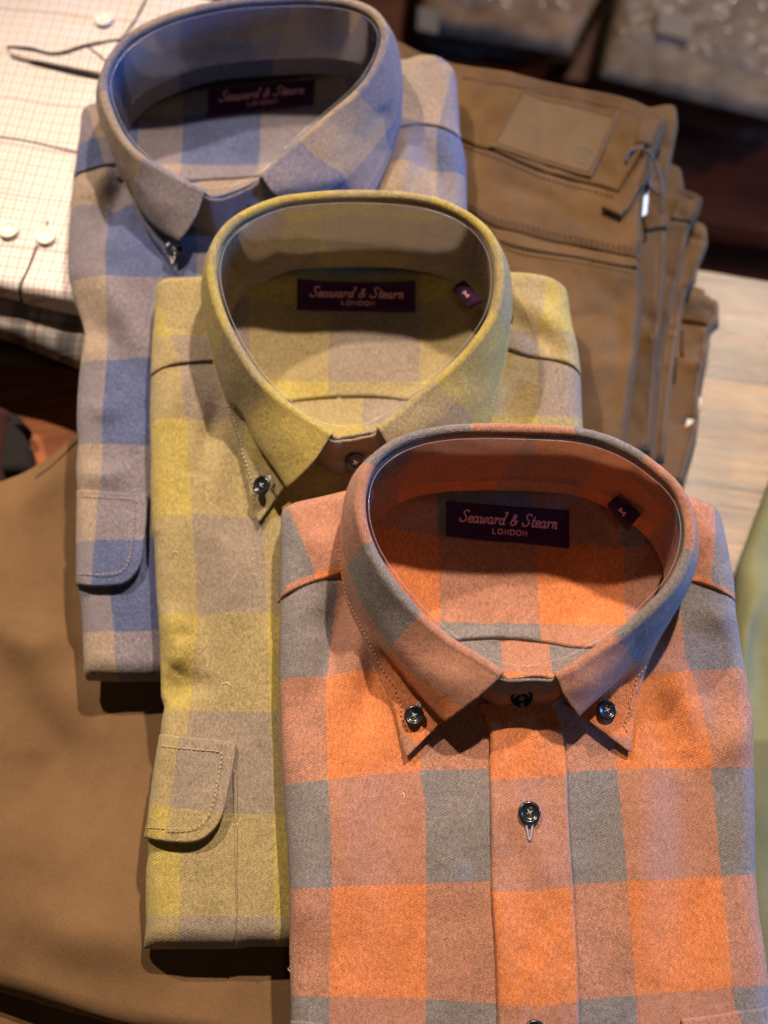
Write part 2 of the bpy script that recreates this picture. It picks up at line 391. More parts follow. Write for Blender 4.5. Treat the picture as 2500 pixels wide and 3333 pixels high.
class Sheet:
    def __init__(s, frame, left, right, top, bot, th=.02, r=.010, wr=(.0008, 40), seed=0, smooth=.010):
        s.f = frame; s.th = th; s.r = r; s.wr = wr; s.seed = seed; s.folds = []; s.dip = None
        L = frame.loc(np.array([p[:2] for p in left], float), -th / 2); Rr = frame.loc(np.array([p[:2] for p in right], float), -th / 2)
        L = L[np.argsort(L[:, 1])]; Rr = Rr[np.argsort(Rr[:, 1])]
        ys = np.linspace(min(L[0, 1], Rr[0, 1]) - .02, max(L[-1, 1], Rr[-1, 1]) + .02, 500)
        k = np.exp(-np.linspace(-2, 2, 41) ** 2); k /= k.sum()
        n = max(1, int(smooth / (ys[1] - ys[0]) / 2)); k = np.exp(-np.linspace(-2, 2, 2 * n + 1) ** 2); k /= k.sum()
        sm = lambda a: np.convolve(np.pad(a, n, mode='edge'), k, 'valid')
        s.ys = ys; s.Lx = sm(np.interp(ys, L[:, 1], L[:, 0])); s.Rx = sm(np.interp(ys, Rr[:, 1], Rr[:, 0]))
        T = frame.loc(np.array([p[:2] for p in top], float), -th / 2); B = frame.loc(np.array([p[:2] for p in bot], float), -th / 2)
        s.ss = np.linspace(0, 1, 200)
        def edge(E):
            q = s.sof(E[:, 0], E[:, 1]); o = np.argsort(q); a = np.interp(s.ss, q[o], E[o, 1])
            kk = np.exp(-np.linspace(-2, 2, 9) ** 2); kk /= kk.sum()
            return np.convolve(np.pad(a, 4, mode='edge'), kk, 'valid')
        s.yt = edge(T); s.yb = edge(B)
    def sof(s, x, y):
        l = np.interp(y, s.ys, s.Lx); r = np.interp(y, s.ys, s.Rx); return (x - l) / (r - l)
    def fold(s, pts, width, amp, conv=None):
        s.folds.append((s.f.loc(np.array([p[:2] for p in pts], float), 0.0), width, amp))
    def H(s, x, y):
        l = np.interp(y, s.ys, s.Lx); r = np.interp(y, s.ys, s.Rx); W = r - l
        u = np.clip((x - l) / W, 0, 1); yt = np.interp(u, s.ss, s.yt); yb = np.interp(u, s.ss, s.yb)
        ds = np.minimum(u, 1 - u) * W; dt = np.minimum(yt - y, y - yb)
        e = prof(ds, s.r) * prof(dt, s.r)
        z = -s.th / 2 + s.th / 2 * e
        a, k = s.wr
        z = z + e * a * fbm((x + 1.3 * s.seed) * k, (y - 2.1 * s.seed) * k * .7, 3) + e * a * .8 * np.abs(vnoise((x * .8 + y * .5) * k * .8 + s.seed, (y - x) * k * .35))
        for P, wd, am in s.folds:
            d, t = seg_dist(x, y, P); z = z + am * np.exp(-(d / wd) ** 2) * np.sin(np.pi * np.clip(.12 + .76 * t, 0, 1)) * e
        if s.dip:
            cx, cy, ra, rb, dep = s.dip; q = np.hypot((x - cx) / ra, (y - cy) / rb); z = z - dep * sstep(1.0, .45, q)
        return z
    def build(s, name, mat, parent=None, check=None, nu=200, nv=280):
        u = np.linspace(0, 1, nu); u = .55 * u + .45 * (.5 - .5 * np.cos(np.pi * u)); v = np.linspace(0, 1, nv); v = .6 * v + .4 * (.5 - .5 * np.cos(np.pi * v))
        U, Vv = np.meshgrid(u, v, indexing='ij')
        y = np.interp(U, s.ss, s.yb) * (1 - Vv) + np.interp(U, s.ss, s.yt) * Vv
        x = np.interp(y, s.ys, s.Lx) * (1 - U) + np.interp(y, s.ys, s.Rx) * U
        z = s.H(x, y); e = np.clip((np.minimum(z, 0) + s.th / 2) / (s.th / 2), 0, 1)
        T = s.f.world(x, y, z); B = s.f.world(x, y, np.minimum(-s.th / 2 - s.th / 2 * e, z - .0025))
        V, F = closed_patch(T, B)
        W = np.stack([x, y + .0 * z], -1).reshape(-1, 2); uvs = {'weave': np.tile(W, (2, 1))}
        if check: uvs['check'] = np.tile(check(x, y).reshape(-1, 2), (2, 1))
        return mesh_obj(name, V, F, mat, parent, uvs)
    # points lying on the surface under photo pixels
    def pt(s, px, off=0.0):
        px = np.asarray([p[:2] for p in px], float); z = np.zeros(len(px))
        for _ in range(3):
            q = s.f.loc(px, z); z = s.H(q[:, 0], q[:, 1]) + off
        return q
    def on(s, q, off=0.0):
        q = np.asarray(q, float); return s.f.world(q[..., 0], q[..., 1], s.H(q[..., 0], q[..., 1]) + off)

def warp01(n, k=.5):
    t = np.linspace(0, 1, n); return (1 - k) * t + k * (.5 - .5 * np.cos(np.pi * t))
def patch(sh, name, A, B, mat, parent=None, thick=.0012, lift=None, r=.0012, rolled=(1, 1, 1, 1), n=60, m=40, check=None, base=0.0, est=0.0, wav=0.0):
    """cloth piece on the sheet between edge A (j=0) and edge B (j=1); rolled = edges A, B, start, end"""
    a = resample(sh.pt(A, est), n); b = resample(sh.pt(B, est), n)
    ti = warp01(n, .5); ia = np.interp(ti, np.linspace(0, 1, n), np.arange(n))
    a = np.stack([np.interp(ia, np.arange(n), a[:, k]) for k in (0, 1)], -1); b = np.stack([np.interp(ia, np.arange(n), b[:, k]) for k in (0, 1)], -1)
    t = warp01(m, .5); Q = a[:, None] * (1 - t)[None, :, None] + b[:, None] * t[None, :, None]
    wid = np.linalg.norm(b - a, axis=1)[:, None]; la = arclen((a + b) / 2); Lg = la[-1]
    d = np.full((n, m), 1.0)
    if rolled[0]: d = np.minimum(d, t[None] * wid)
    if rolled[1]: d = np.minimum(d, (1 - t)[None] * wid)
    if rolled[2]: d = np.minimum(d, la[:, None] + 0 * d)
    if rolled[3]: d = np.minimum(d, Lg - la[:, None] + 0 * d)
    x, y = Q[..., 0], Q[..., 1]; h = sh.H(x, y)
    lf = np.zeros((n, m)) if lift is None else lift(ti[:, None] + np.zeros((n, m)), t[None] + np.zeros((n, m)))
    if wav: lf = lf + wav * fbm(x * 90 + 3, y * 60 + 9, 2)
    zt = h + base + lf + .0002 + thick * prof(d, r); zb = h + base + lf + (0.0 if lift is not None else -.0006)
    V, F = closed_patch(sh.f.world(x, y, zt), sh.f.world(x, y, zb))
    uvs = {'weave': np.tile(np.stack([x, y], -1).reshape(-1, 2), (2, 1))}
    if check: uvs['check'] = np.tile(check(x, y).reshape(-1, 2), (2, 1))
    return mesh_obj(name, V, F, mat, parent, uvs)
def stitches(P, nrm, mat, parent, name='stitching', step=.0021, ln=.0013, wd=.00022, h=.0002):
    P = np.asarray(P); s = arclen(P); b = Bag(); k = 0.001
    while k < s[-1] - ln:
        p = np.array([np.interp(k + ln / 2, s, P[:, i]) for i in range(3)]); q0 = np.array([np.interp(k, s, P[:, i]) for i in range(3)])
        q1 = np.array([np.interp(k + ln, s, P[:, i]) for i in range(3)]); t = q1 - q0; t /= np.linalg.norm(t) + 1e-12
        sd = np.cross(t, nrm); sd /= np.linalg.norm(sd) + 1e-12
        b.box(p + nrm * h, t * ln / 2, sd * wd, nrm * .00015); k += step
    if b.n: return b.build(name, mat, parent, smooth=True)

# lettering
GL = {
 'S': ([[(.62,.84),(.50,1.0),(.28,.98),(.18,.80),(.32,.60),(.46,.42),(.46,.2),(.28,.02),(.05,.04),(-.04,.2),(.06,.27)]], .62),
 'e': ([[(.04,.24),(.28,.3),(.33,.44),(.2,.53),(.05,.38),(.04,.14),(.17,.0),(.38,.12)]], .38),
 'a': ([[(.36,.42),(.22,.53),(.06,.38),(.04,.12),(.16,.0),(.32,.16),(.38,.5)],[(.38,.5),(.35,.12),(.43,.0),(.5,.1)]], .5),
 'w': ([[(.0,.42),(.08,.52),(.08,.16),(.16,.0),(.28,.14),(.32,.5)],[(.32,.5),(.31,.14),(.4,.0),(.52,.18),(.54,.5),(.64,.46)]], .64),
 'r': ([[(.0,.42),(.1,.52),(.09,.0)],[(.09,.26),(.2,.47),(.34,.50),(.36,.42)]], .38),
 'd': ([[(.34,.42),(.22,.53),(.06,.38),(.04,.12),(.16,.0),(.30,.14),(.38,.5)],[(.30,.98),(.46,1.05),(.52,.95),(.42,.6),(.36,.14),(.42,.0),(.5,.08)]], .52),
 '&': ([[(.56,.08),(.34,.38),(.18,.66),(.24,.86),(.38,.84),(.36,.62),(.1,.34),(.06,.1),(.22,.0),(.42,.12),(.5,.36),(.6,.38)]], .66),
 't': ([[(.22,.86),(.14,.3),(.16,.04),(.28,.02),(.34,.12)],[(.02,.54),(.36,.54)]], .34),
 'n': ([[(.0,.42),(.1,.52),(.08,.0)],[(.09,.3),(.22,.5),(.34,.46),(.32,.14),(.38,.0),(.46,.1)]], .46),
 ' ': ([], .32)}
SANS = {'L': ([[(0,1),(0,0),(.5,0)]], .66), 'O': ([[(.0,.5),(.1,.9),(.35,1),(.6,.9),(.7,.5),(.6,.1),(.35,0),(.1,.1),(0,.5)]], .88),
 'N': ([[(0,0),(0,1),(.58,0),(.58,1)]], .78), 'D': ([[(0,0),(0,1),(.35,1),(.6,.78),(.6,.22),(.35,0),(0,0)]], .78),
 'M': ([[(0,0),(0,1),(.35,.3),(.7,1),(.7,0)]], .9)}
def layout(txt, font, shear=0.0, smooth=True, gap=0.0):
    x = 0; S = []
    for ch in txt:
        st, w_ = font[ch]
        for L in st:
            L = np.array(L, float)
            if smooth and len(L) > 2: L = catmull(L, len(L) * 5)
            q = L.copy(); q[:, 0] = x + L[:, 0] + shear * L[:, 1]; S.append(q)
        x += w_ + gap
    return S, x
def ribbon(bag, P, nrm, wd):
    P = np.asarray(P); T = np.gradient(P, axis=0); T /= np.linalg.norm(T, axis=1)[:, None] + 1e-12
    Sd = np.cross(T, nrm); V = []; F = []
    for p, s_ in zip(P, Sd): V += [p - s_ * wd, p + s_ * wd]
    V2 = [v - nrm * .00012 for v in V]; n = len(V); m = len(P)
    for i in range(m - 1):
        a = 2 * i; F += [(a, a + 1, a + 3, a + 2), (n + a, n + a + 2, n + a + 3, n + a + 1), (a, a + 2, n + a + 2, n + a), (a + 1, n + a + 1, n + a + 3, a + 3)]
    F += [(0, n, n + 1, 1), (n - 2, n - 1, 2 * n - 1, 2 * n - 2)]
    bag.add(np.array(V + V2), F)
def quadmap(q, u, v):       # q: 4 local corners tl,tr,br,bl ; v from bottom
    u = np.asarray(u)[..., None]; v = np.asarray(v)[..., None]; q = np.asarray(q)
    return (q[3] * (1 - u) + q[2] * u) * (1 - v) + (q[0] * (1 - u) + q[1] * u) * v
def text_on(sh, q, txt, font, u0, u1, v0, v1, off, wd, mat, parent, shear=0.0, smooth=True, gap=0.0, name='lettering', bag=None, bend=0.0):
    S, W = layout(txt, font, shear, smooth, gap); own = bag is None; bag = bag or Bag()
    for L in S:
        u = u0 + (u1 - u0) * L[:, 0] / W; v = v0 + (v1 - v0) * L[:, 1] + bend * np.sin(u * 3.1)
        p = quadmap(q, u, v); ribbon(bag, sh.on(p, off), sh.f.ez, wd)
    return bag.build(name, mat, parent, smooth=False) if own else bag

def button(pos, nrm, rad, parent, mat, name='button', up=None, thread=True, holes=4):
    nrm = np.asarray(nrm, float); nrm /= np.linalg.norm(nrm); a = np.cross(nrm, [0.3, .9, .1]); a /= np.linalg.norm(a); c = np.cross(nrm, a)
    pr = [(0, -.05), (.8, -.08), (.97, .05), (1, .16), (.97, .27), (.86, .33), (.74, .30), (.64, .20), (.5, .15), (0, .14)]
    n = 28; V = []; F = []
    for k in range(n):
        t = 2 * math.pi * k / n; d = math.cos(t) * a + math.sin(t) * c
        for r_, z_ in pr: V.append(pos + rad * r_ * d + rad * (z_) * nrm)
    m = len(pr)
    for k in range(n):
        for j in range(m - 1): F.append((k * m + j, ((k + 1) % n) * m + j, ((k + 1) % n) * m + j + 1, k * m + j + 1))
    o = mesh_obj(name, np.array(V), F, mat, parent)
    b = Bag(); hp = []
    for i, j in ((1, 1), (1, -1), (-1, -1), (-1, 1)):
        p = pos + rad * .2 * (i * a + j * c) + rad * .155 * nrm; hp.append(p)
        b.add([p + rad * .085 * (math.cos(q) * a + math.sin(q) * c) for q in np.linspace(0, 2 * math.pi, 13)[:-1]], [tuple(range(12))])
    b.build('thread_hole', M['hole'], o)
    if thread:
        b = Bag()
        for i, j in ((0, 2), (1, 3)):
            for w_ in (-.03, .03):
                p0, p1 = hp[i] + rad * w_ * a, hp[j] + rad * w_ * a; mid = (p0 + p1) / 2 + nrm * rad * .10
                b.tube(catmull([p0, mid, p1], 8), rad * .035, 6)
        b.build('thread', M['thread'], o)
    return o

# ------------------------------------------------------------------ collar
def make_collar(sh, mat, root, SL, SR, BACK, front, U, vcross=.55, base_shift=-.009, stitch=None, prefix='', seedk=0, tint=None, leafw=.045, bu=.45, bv=1.15):
    """SL: stations left front -> back: (F,M1,M2,M3,E) with photo pixel + height; SR the same from the right front; BACK: fold points between"""
    f = sh.f
    def L3(p): q = f.loc(np.array(p[:2], float), p[2]); return np.array([q[0], q[1], p[2]])
    st = [[L3(p) if p is not None else None for p in s_] for s_ in SL] + [[L3(p), None, None, None, None] for p in BACK] + [[L3(p) if p is not None else None for p in s_] for s_ in SR[::-1]]
    Fp = np.array([s_[0] for s_ in st]); K = len(st)
    T = np.gradient(Fp[:, :2], axis=0); T /= np.linalg.norm(T, axis=1)[:, None]
    out = np.stack([-T[:, 1], T[:, 0]], -1)
    cen = Fp[:, :2].mean(0)
    if ((Fp[K // 2, :2] - cen) @ out[K // 2]) < 0: out = -out
    o3 = np.concatenate([out, np.zeros((K, 1))], 1)
    rr = .0021
    rows = []
    for k, s_ in enumerate(st):
        F0 = s_[0]; P0 = F0 + o3[k] * rr * .72 + np.array([0, 0, rr * .69])
        E = s_[4] if s_[4] is not None else np.array([*(F0[:2] + out[k] * .0075), .0035])
        E = E.copy(); E[2] = sh.H(E[0], E[1]) + max(E[2], .0022)
        D = E - P0; L = np.linalg.norm(D)
        M1 = s_[1] + np.array([0, 0, -.002]) if s_[1] is not None else P0 + D * .30 + o3[k] * .0026
        M2 = s_[2] if s_[2] is not None else P0 + D * .60 + o3[k] * .0025
        M3 = s_[3] if s_[3] is not None else P0 + D * .80 + o3[k] * .0012
        rows.append([P0, M1, M2, M3, E])
    rows = np.array(rows)                                   # K,5,3
    N = 230
    def along(P): return catmull(P, N)
    C = np.stack([along(rows[:, j]) for j in range(5)], 1)   # N,5,3
    kz = np.exp(-np.linspace(-2, 2, 15) ** 2); kz /= kz.sum()
    for j in (1, 2, 3):
        for c_ in range(3):
            lin = np.linspace(C[0, j, c_], C[-1, j, c_], N); C[:, j, c_] = lin + np.convolve(np.pad(C[:, j, c_] - lin, 7, mode='reflect', reflect_type='odd'), kz, 'valid')
    Fs = along(Fp); os = along(o3); os /= np.linalg.norm(os, axis=1)[:, None]
    # leaf mesh: rim arc then catmull across
    m = 34; leaf = np.zeros((N, m + 9, 3))
    for a_i, ang in enumerate(np.linspace(math.pi * .98, math.pi * .245, 9)):
        leaf[:, a_i] = Fs + os * (math.cos(ang) * rr)[..., None] if False else Fs + os * math.cos(ang) * rr + np.array([0, 0, 1]) * math.sin(ang) * rr
    for i in range(N):
        cc = C[i].copy()
        leaf[i, 9:] = catmull(np.vstack([cc]), m + 1)[1:]
    # soft unevenness
    sgrid = np.linspace(0, 1, N)[:, None] + np.zeros((1, m + 9)); vgrid = np.zeros((N, 1)) + np.linspace(0, 1, m + 9)[None]
    leaf[..., 2] += .0005 * fbm(sgrid * 22 + seedk * 7, vgrid * 3, 3) * sstep(0, .4, vgrid)
    leaf[..., :2] += .0004 * fbm(sgrid * 14 + seedk * 3 + 50, vgrid * 2, 2)[..., None] * os[:, None, :2]
    lo_ = sh.H(leaf[..., 0], leaf[..., 1]) + .0026
    leaf[:, 12:, 2] = np.where(leaf[:, 12:, 2] < lo_[:, 12:] + .001, np.maximum(leaf[:, 12:, 2], lo_[:, 12:]), leaf[:, 12:, 2])
    gn = np.cross(np.gradient(leaf, axis=0), np.gradient(leaf, axis=1)); gn /= np.linalg.norm(gn, axis=2)[..., None] + 1e-12
    if gn[N // 8, 20:28, 2].mean() < 0: gn = -gn
    al = arclen(Fs[:, :2]); ust = np.interp(np.linspace(0, 1, N) * (K - 1), [u[0] for u in U], [u[1] for u in U])
    ac = np.concatenate([np.zeros((N, 1)), np.cumsum(np.linalg.norm(np.diff(leaf, axis=1), axis=2), axis=1)], 1)
    tot = ac[:, -1:]
    Vc = 1 + (vcross - ac / leafw) if tint is None else tint(ac, tot)
    W = f.world(leaf[..., 0], leaf[..., 1], leaf[..., 2])
    uvs = {'check': np.stack([ust[:, None] + 0 * ac, Vc], -1).reshape(-1, 2), 'weave': np.stack([al[:, None] + 0 * ac, ac], -1).reshape(-1, 2)}
    o = mesh_obj('collar', W, grid_faces(N, m + 9), mat, root, uvs)
    md = o.modifiers.new('cloth', 'SOLIDIFY'); md.thickness = .0010; md.offset = 0
    md = o.modifiers.new('round', 'SUBSURF'); md.levels = 1; md.render_levels = 1
    # stitching along the leaf edge
    if stitch:
        for i0, i1 in ((6, int(N * .30)), (int(N * .70), N - 6)):
            idx = np.arange(i0, i1); P = []
            for i in idx:
                j = np.searchsorted(ac[i], tot[i, 0] - .0055); j = min(max(j, 9), m + 8); P.append(leaf[i, j] + gn[i, j] * .0008)
            P = np.array(P); stitches(f.world(P[:, 0], P[:, 1], P[:, 2]), f.ez, stitch, o)
    # band: spiral with the two ends overlapping at the front
    fr = np.array([L3(p) for p in front])                   # from the left fold end to the right fold end
    rightend = fr[::-1]                                       # outer end runs right -> left
    inn = fr.copy()
    ring = np.vstack([Fp[-3:-1], inn[1:][::-1], Fp, rightend[1:], Fp[1:3]])
    ring = np.vstack([Fp[-3:-1], inn[::-1][:-1], Fp, rightend[1:], Fp[1:3]])
    nI = len(inn) - 1 + 2; nO = len(rightend) - 1 + 2
    shift = np.concatenate([np.full(nI, -.0009), np.zeros(K), np.full(nO, .0011)])
    Tn = np.gradient(ring[:, :2], axis=0); Tn /= np.linalg.norm(Tn, axis=1)[:, None]; on = np.stack([-Tn[:, 1], Tn[:, 0]], -1)
    if ((ring[nI + K // 2, :2] - cen) @ on[nI + K // 2]) < 0: on = -on
    Nb = 320; ring2 = ring.copy()
    ringd = catmull(ring2, Nb); ond = catmull(on, Nb); ond /= np.linalg.norm(ond, axis=1)[:, None]; shd = np.interp(np.linspace(0, len(ring) - 1, Nb), np.arange(len(ring)), shift)
    kk = np.linspace(0, len(ring) - 1, Nb); isf = (sstep(nI - .5, nI + .5, kk) * (1 - sstep(nI + K - 1.5, nI + K - .5, kk)))
    mb = 16; band = np.zeros((Nb, mb, 3)); tb = np.linspace(0, 1, mb)
    top = ringd.copy(); top[:, :2] += ond * (shd - rr * .9 * isf)[:, None]; top[:, 2] += .0
    bs = ringd.copy(); bs[:, :2] = cen + (ringd[:, :2] - cen) * .965; bs[:, 1] += base_shift; bs[:, :2] += ond * shd[:, None]
    bs[:, 2] = -.0035
    for j, t in enumerate(tb):
        band[:, j] = top * (1 - t) + bs * t
        band[:, j, :2] += ond * (.0016 * math.sin(math.pi * t))
    band[..., :2] += .0004 * fbm(np.linspace(0, 24, Nb)[:, None] + 0 * tb[None], tb[None] * 2 + seedk, 2)[..., None] * ond[:, None]
    bl = arclen(ringd[:, :2]); ub = np.interp(np.clip(kk - nI, 0, K - 1), [u[0] for u in U], [u[1] for u in U]) + bu
    uvs = {'check': np.stack([ub[:, None] + .25 * tb[None], bv - .45 * tb[None] + 0 * ub[:, None]], -1).reshape(-1, 2),
           'weave': np.stack([bl[:, None] + 0 * tb[None], 0 * bl[:, None] + tb[None] * .03], -1).reshape(-1, 2)}
    b = mesh_obj('collar_band', f.world(band[..., 0], band[..., 1], band[..., 2]), grid_faces(Nb, mb), mat, root, uvs)
    md = b.modifiers.new('cloth', 'SOLIDIFY'); md.thickness = .0015; md.offset = 0
    md = b.modifiers.new('round', 'SUBSURF'); md.levels = 1; md.render_levels = 1
    return dict(leaf=leaf, N=N, K=K, F=Fs, out=os, cen=cen, band=band, ring=ringd, f=f, o=o, b=b, ac=ac)

def plastic(col, sh, root, frontpts, hgt=.030, holes=()):
    """clear support strip standing inside the collar band"""
    f = sh.f; Fs, os = col['F'], col['out']; N = col['N']
    def L3(p): q = f.loc(np.array(p[:2], float), p[2]); return np.array([q[0], q[1], p[2]])
    fr = np.array([L3(p) for p in frontpts])
    a = Fs[14:-14:6].copy(); a[:, :2] -= os[14:-14:6, :2] * .0041; a[:, 2] -= .0002
    loop = np.vstack([a, fr[::-1], a[:1]]); P = catmull(loop, 300)
    Tn = np.gradient(P[:, :2], axis=0); Tn /= np.linalg.norm(Tn, axis=1)[:, None] + 1e-9; on = np.stack([-Tn[:, 1], Tn[:, 0]], -1)
    m = 8; G = np.zeros((300, m, 3))
    for j, t in enumerate(np.linspace(0, 1, m)):
        G[:, j] = P; G[:, j, 2] = P[:, 2] - t * np.minimum(hgt * (P[:, 2] / .045 + .15), P[:, 2] * .8 + .002); G[:, j, 1] -= t * .006 * (P[:, 2] / .04)
    o = mesh_obj('collar_support', f.world(G[..., 0], G[..., 1], G[..., 2]), grid_faces(300, m), M['plastic'], root)
    b = Bag(); b.tube(f.world(P[:, 0], P[:, 1], P[:, 2]), .00022, 8); b.build('support_rim', M['plastic_rim'], o)
    if len(holes):
        b = Bag()
        for i0, j0, su, sv in holes:
            pts = []
            for q in np.linspace(0, 2 * math.pi, 20):
                fi = i0 + su * math.cos(q); fj = j0 + sv * math.sin(q); ii = int(np.clip(fi, 0, 298)); jj = int(np.clip(fj, 0, m - 2)); u = fi - ii; v = fj - jj
                pts.append((G[ii, jj] * (1 - u) + G[ii + 1, jj] * u) * (1 - v) + (G[ii, jj + 1] * (1 - u) + G[ii + 1, jj + 1] * u) * v)
            pts = np.array(pts); b.tube(f.world(pts[:, 0], pts[:, 1], pts[:, 2]), .00018, 5)
        b.build('punched_hole', M['plastic_rim'], o)
    return o

def neck_label(sh, root, corners, tab=None, tabrot=0, est=0.0, blur=False):
    q = sh.pt(corners, 0.0)
    o = patch(sh, 'neck_label', [corners[3], corners[2]], [corners[0], corners[1]], M['label'], root, .0005, base=.0022, r=.0004, n=60, m=30)
    bag = Bag(); off = .0022 + .0005 + .0004
    text_on(sh, q, 'Seaward & Stearn', GL, .11, .90, .46, .79, off, .00031, None, None, .25, gap=.04, bag=bag)
    text_on(sh, q, 'LONDON', SANS, .38, .67, .20, .335, off, .00026, None, None, smooth=False, gap=.12, bag=bag)
    bag.build('lettering', M['lettering'], o, smooth=False)
    mg = .035
    P = quadmap(q, np.array([mg, 1 - mg, 1 - mg, mg, mg]), np.array([.1, .1, .9, .9, .1])); P = resample(P, 160, False)
    stitches(sh.on(P, off - .0004), sh.f.ez, M['lettering_dim'], o, step=.0016, ln=.0007, wd=.00012)
    return o
M['lettering_dim'] = plain('dim_purple_thread', (.14, .03, .08), .8)
def size_tab(sh, root, corners, textc, h0=.010, h1=.003):
    f = sh.f; hs = [h0, h0, h1, h1]
    L = []
    for p, h in zip(corners, hs):
        q = f.loc(np.array(p, float), h); L.append(np.array([q[0], q[1], h]))
    L = np.array(L); n = 10
    u, v = np.meshgrid(np.linspace(0, 1, n), np.linspace(0, 1, n), indexing='ij')
    G = (L[0] * (1 - u)[..., None] + L[1] * u[..., None]) * (1 - v)[..., None] + (L[3] * (1 - u)[..., None] + L[2] * u[..., None]) * v[..., None]
    nr = np.cross(L[1] - L[0], L[3] - L[0]); nr /= np.linalg.norm(nr); nr = nr if nr[2] > 0 else -nr
    G = G + nr * (.0018 * np.sin(np.pi * v))[..., None]
    T = f.world(*(G + nr * .0006).transpose(2, 0, 1)); B = f.world(*(G - nr * .0006).transpose(2, 0, 1))
    V, F = closed_patch(T, B); o = mesh_obj('size_tab', V, F, M['label'], root)
    bag = Bag(); S, W = layout('M', SANS, 0, False); nw = nr[0] * f.ex + nr[1] * f.ey + nr[2] * f.ez
    for Lp in S:
        Lp = resample(Lp, 30, False)
        uu = .40 + .20 * Lp[:, 0] / .7; vv = .58 - .22 * Lp[:, 1]
        g = (L[0] * (1 - uu)[:, None] + L[1] * uu[:, None]) * (1 - vv)[:, None] + (L[3] * (1 - uu)[:, None] + L[2] * uu[:, None]) * vv[:, None] + nr * (.0018 * np.sin(np.pi * vv) + .0009)[:, None]
        ribbon(bag, f.world(g[:, 0], g[:, 1], g[:, 2]), nw, .00032)
    bag.build('lettering', M['lettering'], o, smooth=False)
    return o

GROUP = 'folded checked flannel shirts overlapping in a row'
# ================================================================== THE SETTING
fT = Frame(0.0)
# table top: its far edge slants away to the right
pe = fT.loc(np.array([(2110, 838), (2500, 905)], float), 0.0); dirv = (pe[1] - pe[0]) / np.linalg.norm(pe[1] - pe[0])
nrm2 = np.array([-dirv[1], dirv[0]])
P0 = pe[0] - dirv * 1.1; P1 = pe[0] + dirv * 0.9; P2 = P1 - nrm2 * 1.15; P3 = P0 - nrm2 * 1.15
tb = empty('display_table', (0, 0, 0), 'worn wooden display table under all the folded clothes', 'table')
bg_ = Bag()
def slab_poly(bag, pts, z0, z1, bev=.004):
    n = len(pts); pts = np.array(pts); c = pts.mean(0); ins = c + (pts - c) * (1 - bev / .6)
    V = [(*p, z0) for p in pts] + [(*p, z1 - bev) for p in pts] + [(*p, z1) for p in ins]
    F = [tuple(range(n))[::-1], tuple(range(2 * n, 3 * n))]
    for i in range(n):
        j = (i + 1) % n; F += [(i, j, n + j, n + i), (n + i, n + j, 2 * n + j, 2 * n + i)]
    bag.add(V, F)
slab_poly(bg_, [P3, P2, P1, P0], -.045, 0.0)
bg_.build('table_top', M['table'], tb, smooth=False)
for P in ([P0 * .93 - nrm2 * .08 + P1 * .07], [P0 * .07 + P1 * .93 - nrm2 * .08], [P2 * .93 + P3 * .07 + nrm2 * .08], [P2 * .07 + P3 * .93 + nrm2 * .08]):
    b = Bag(); p = P[0]; b.box((p[0], p[1], -.41), np.array([.035, 0, 0]), np.array([0, .035, 0]), np.array([0, 0, .365])); b.build('leg', M['table'], tb, smooth=False)
b = Bag(); b.add([(-5, -4, -.78), (5, -4, -.78), (5, 7, -.78), (-5, 7, -.78)], [(0, 1, 2, 3)])
fl = b.build('floor', M['darkwood'], smooth=False); fl['kind'] = 'structure'

# far low shelf unit behind the table
fS = Frame(-.33, 0, -12, (.45, .92))
shl = empty('low_shelf_unit', tuple(fS.world(0, 0, -.45)), 'dark red wooden shelf unit beyond the table', 'shelf')
def fbox(bag, f, x0, x1, y0, y1, z0, z1):
    V = f.world(np.array([x0, x1, x1, x0] * 2), np.array([y0, y0, y1, y1] * 2), np.array([z0] * 4 + [z1] * 4))
    bag.add(V, [(3, 2, 1, 0), (4, 5, 6, 7), (0, 1, 5, 4), (1, 2, 6, 5), (2, 3, 7, 6), (3, 0, 4, 7)])
b = Bag(); fbox(b, fS, -1.0, .9, -.10, .55, -.03, 0); b.build('shelf_top', M['darkwood'], shl, False)
b = Bag(); fbox(b, fS, -1.0, .9, -.075, .5, -.17, -.032); b.build('front_panel', M['darkwood'], shl, False)
b = Bag(); fbox(b, fS, -1.0, .9, -.12, .5, -.20, -.172); b.build('lower_shelf', M['darkwood'], shl, False)
b = Bag(); fbox(b, fS, -1.0, .9, -.06, .5, -.45, -.202); b.build('plinth', M['darkwood'], shl, False)

def bagged(name, label, corners, z, th, mat, layers=3, seed=0):
    """folded knit in a clear bag; corners = photo pixels far-left, far-right, near-right, near-left"""
    f = Frame(z, 0, -12)
    root = None
    for k in range(layers):
        zz = z - th * k; fk = Frame(zz, 0, -12)
        d = k * 9
        fl_, fr_, nr, nl = corners
        s = Sheet(fk, [fl_, (nl[0] - d, nl[1] + d)], [fr_, (nr[0] + d, nr[1] + d)], [fl_, fr_], [(nl[0] - d, nl[1] + d), (nr[0] + d, nr[1] + d)], th=th, r=th * .6, wr=(.003, 22), seed=seed + k)
        if root is None:
            q = fk.world(*s.f.loc(np.mean(np.array(corners, float), 0), 0), -th * layers)
            root = empty(name, tuple(q), label, 'bagged garment', 'garments in clear bags on the far shelf')
        s.build('folded_knit', mat, root, nu=60, nv=60)
    fb = Frame(z + .004, 0, -12); cx = np.array(corners, float); c = cx.mean(0); g = c + (cx - c) * 1.06
    s = Sheet(fb, [g[0], g[3]], [g[1], g[2]], [g[0], g[1]], [g[3], g[2]], th=th * layers + .008, r=.03, wr=(.0045, 75), seed=seed + 9)
    s.build('clear_bag', M['bag'], root, nu=90, nv=90)
    b = Bag(); p = Frame(z + .008, 0, -12)
    return root, f
zt_ = -.33
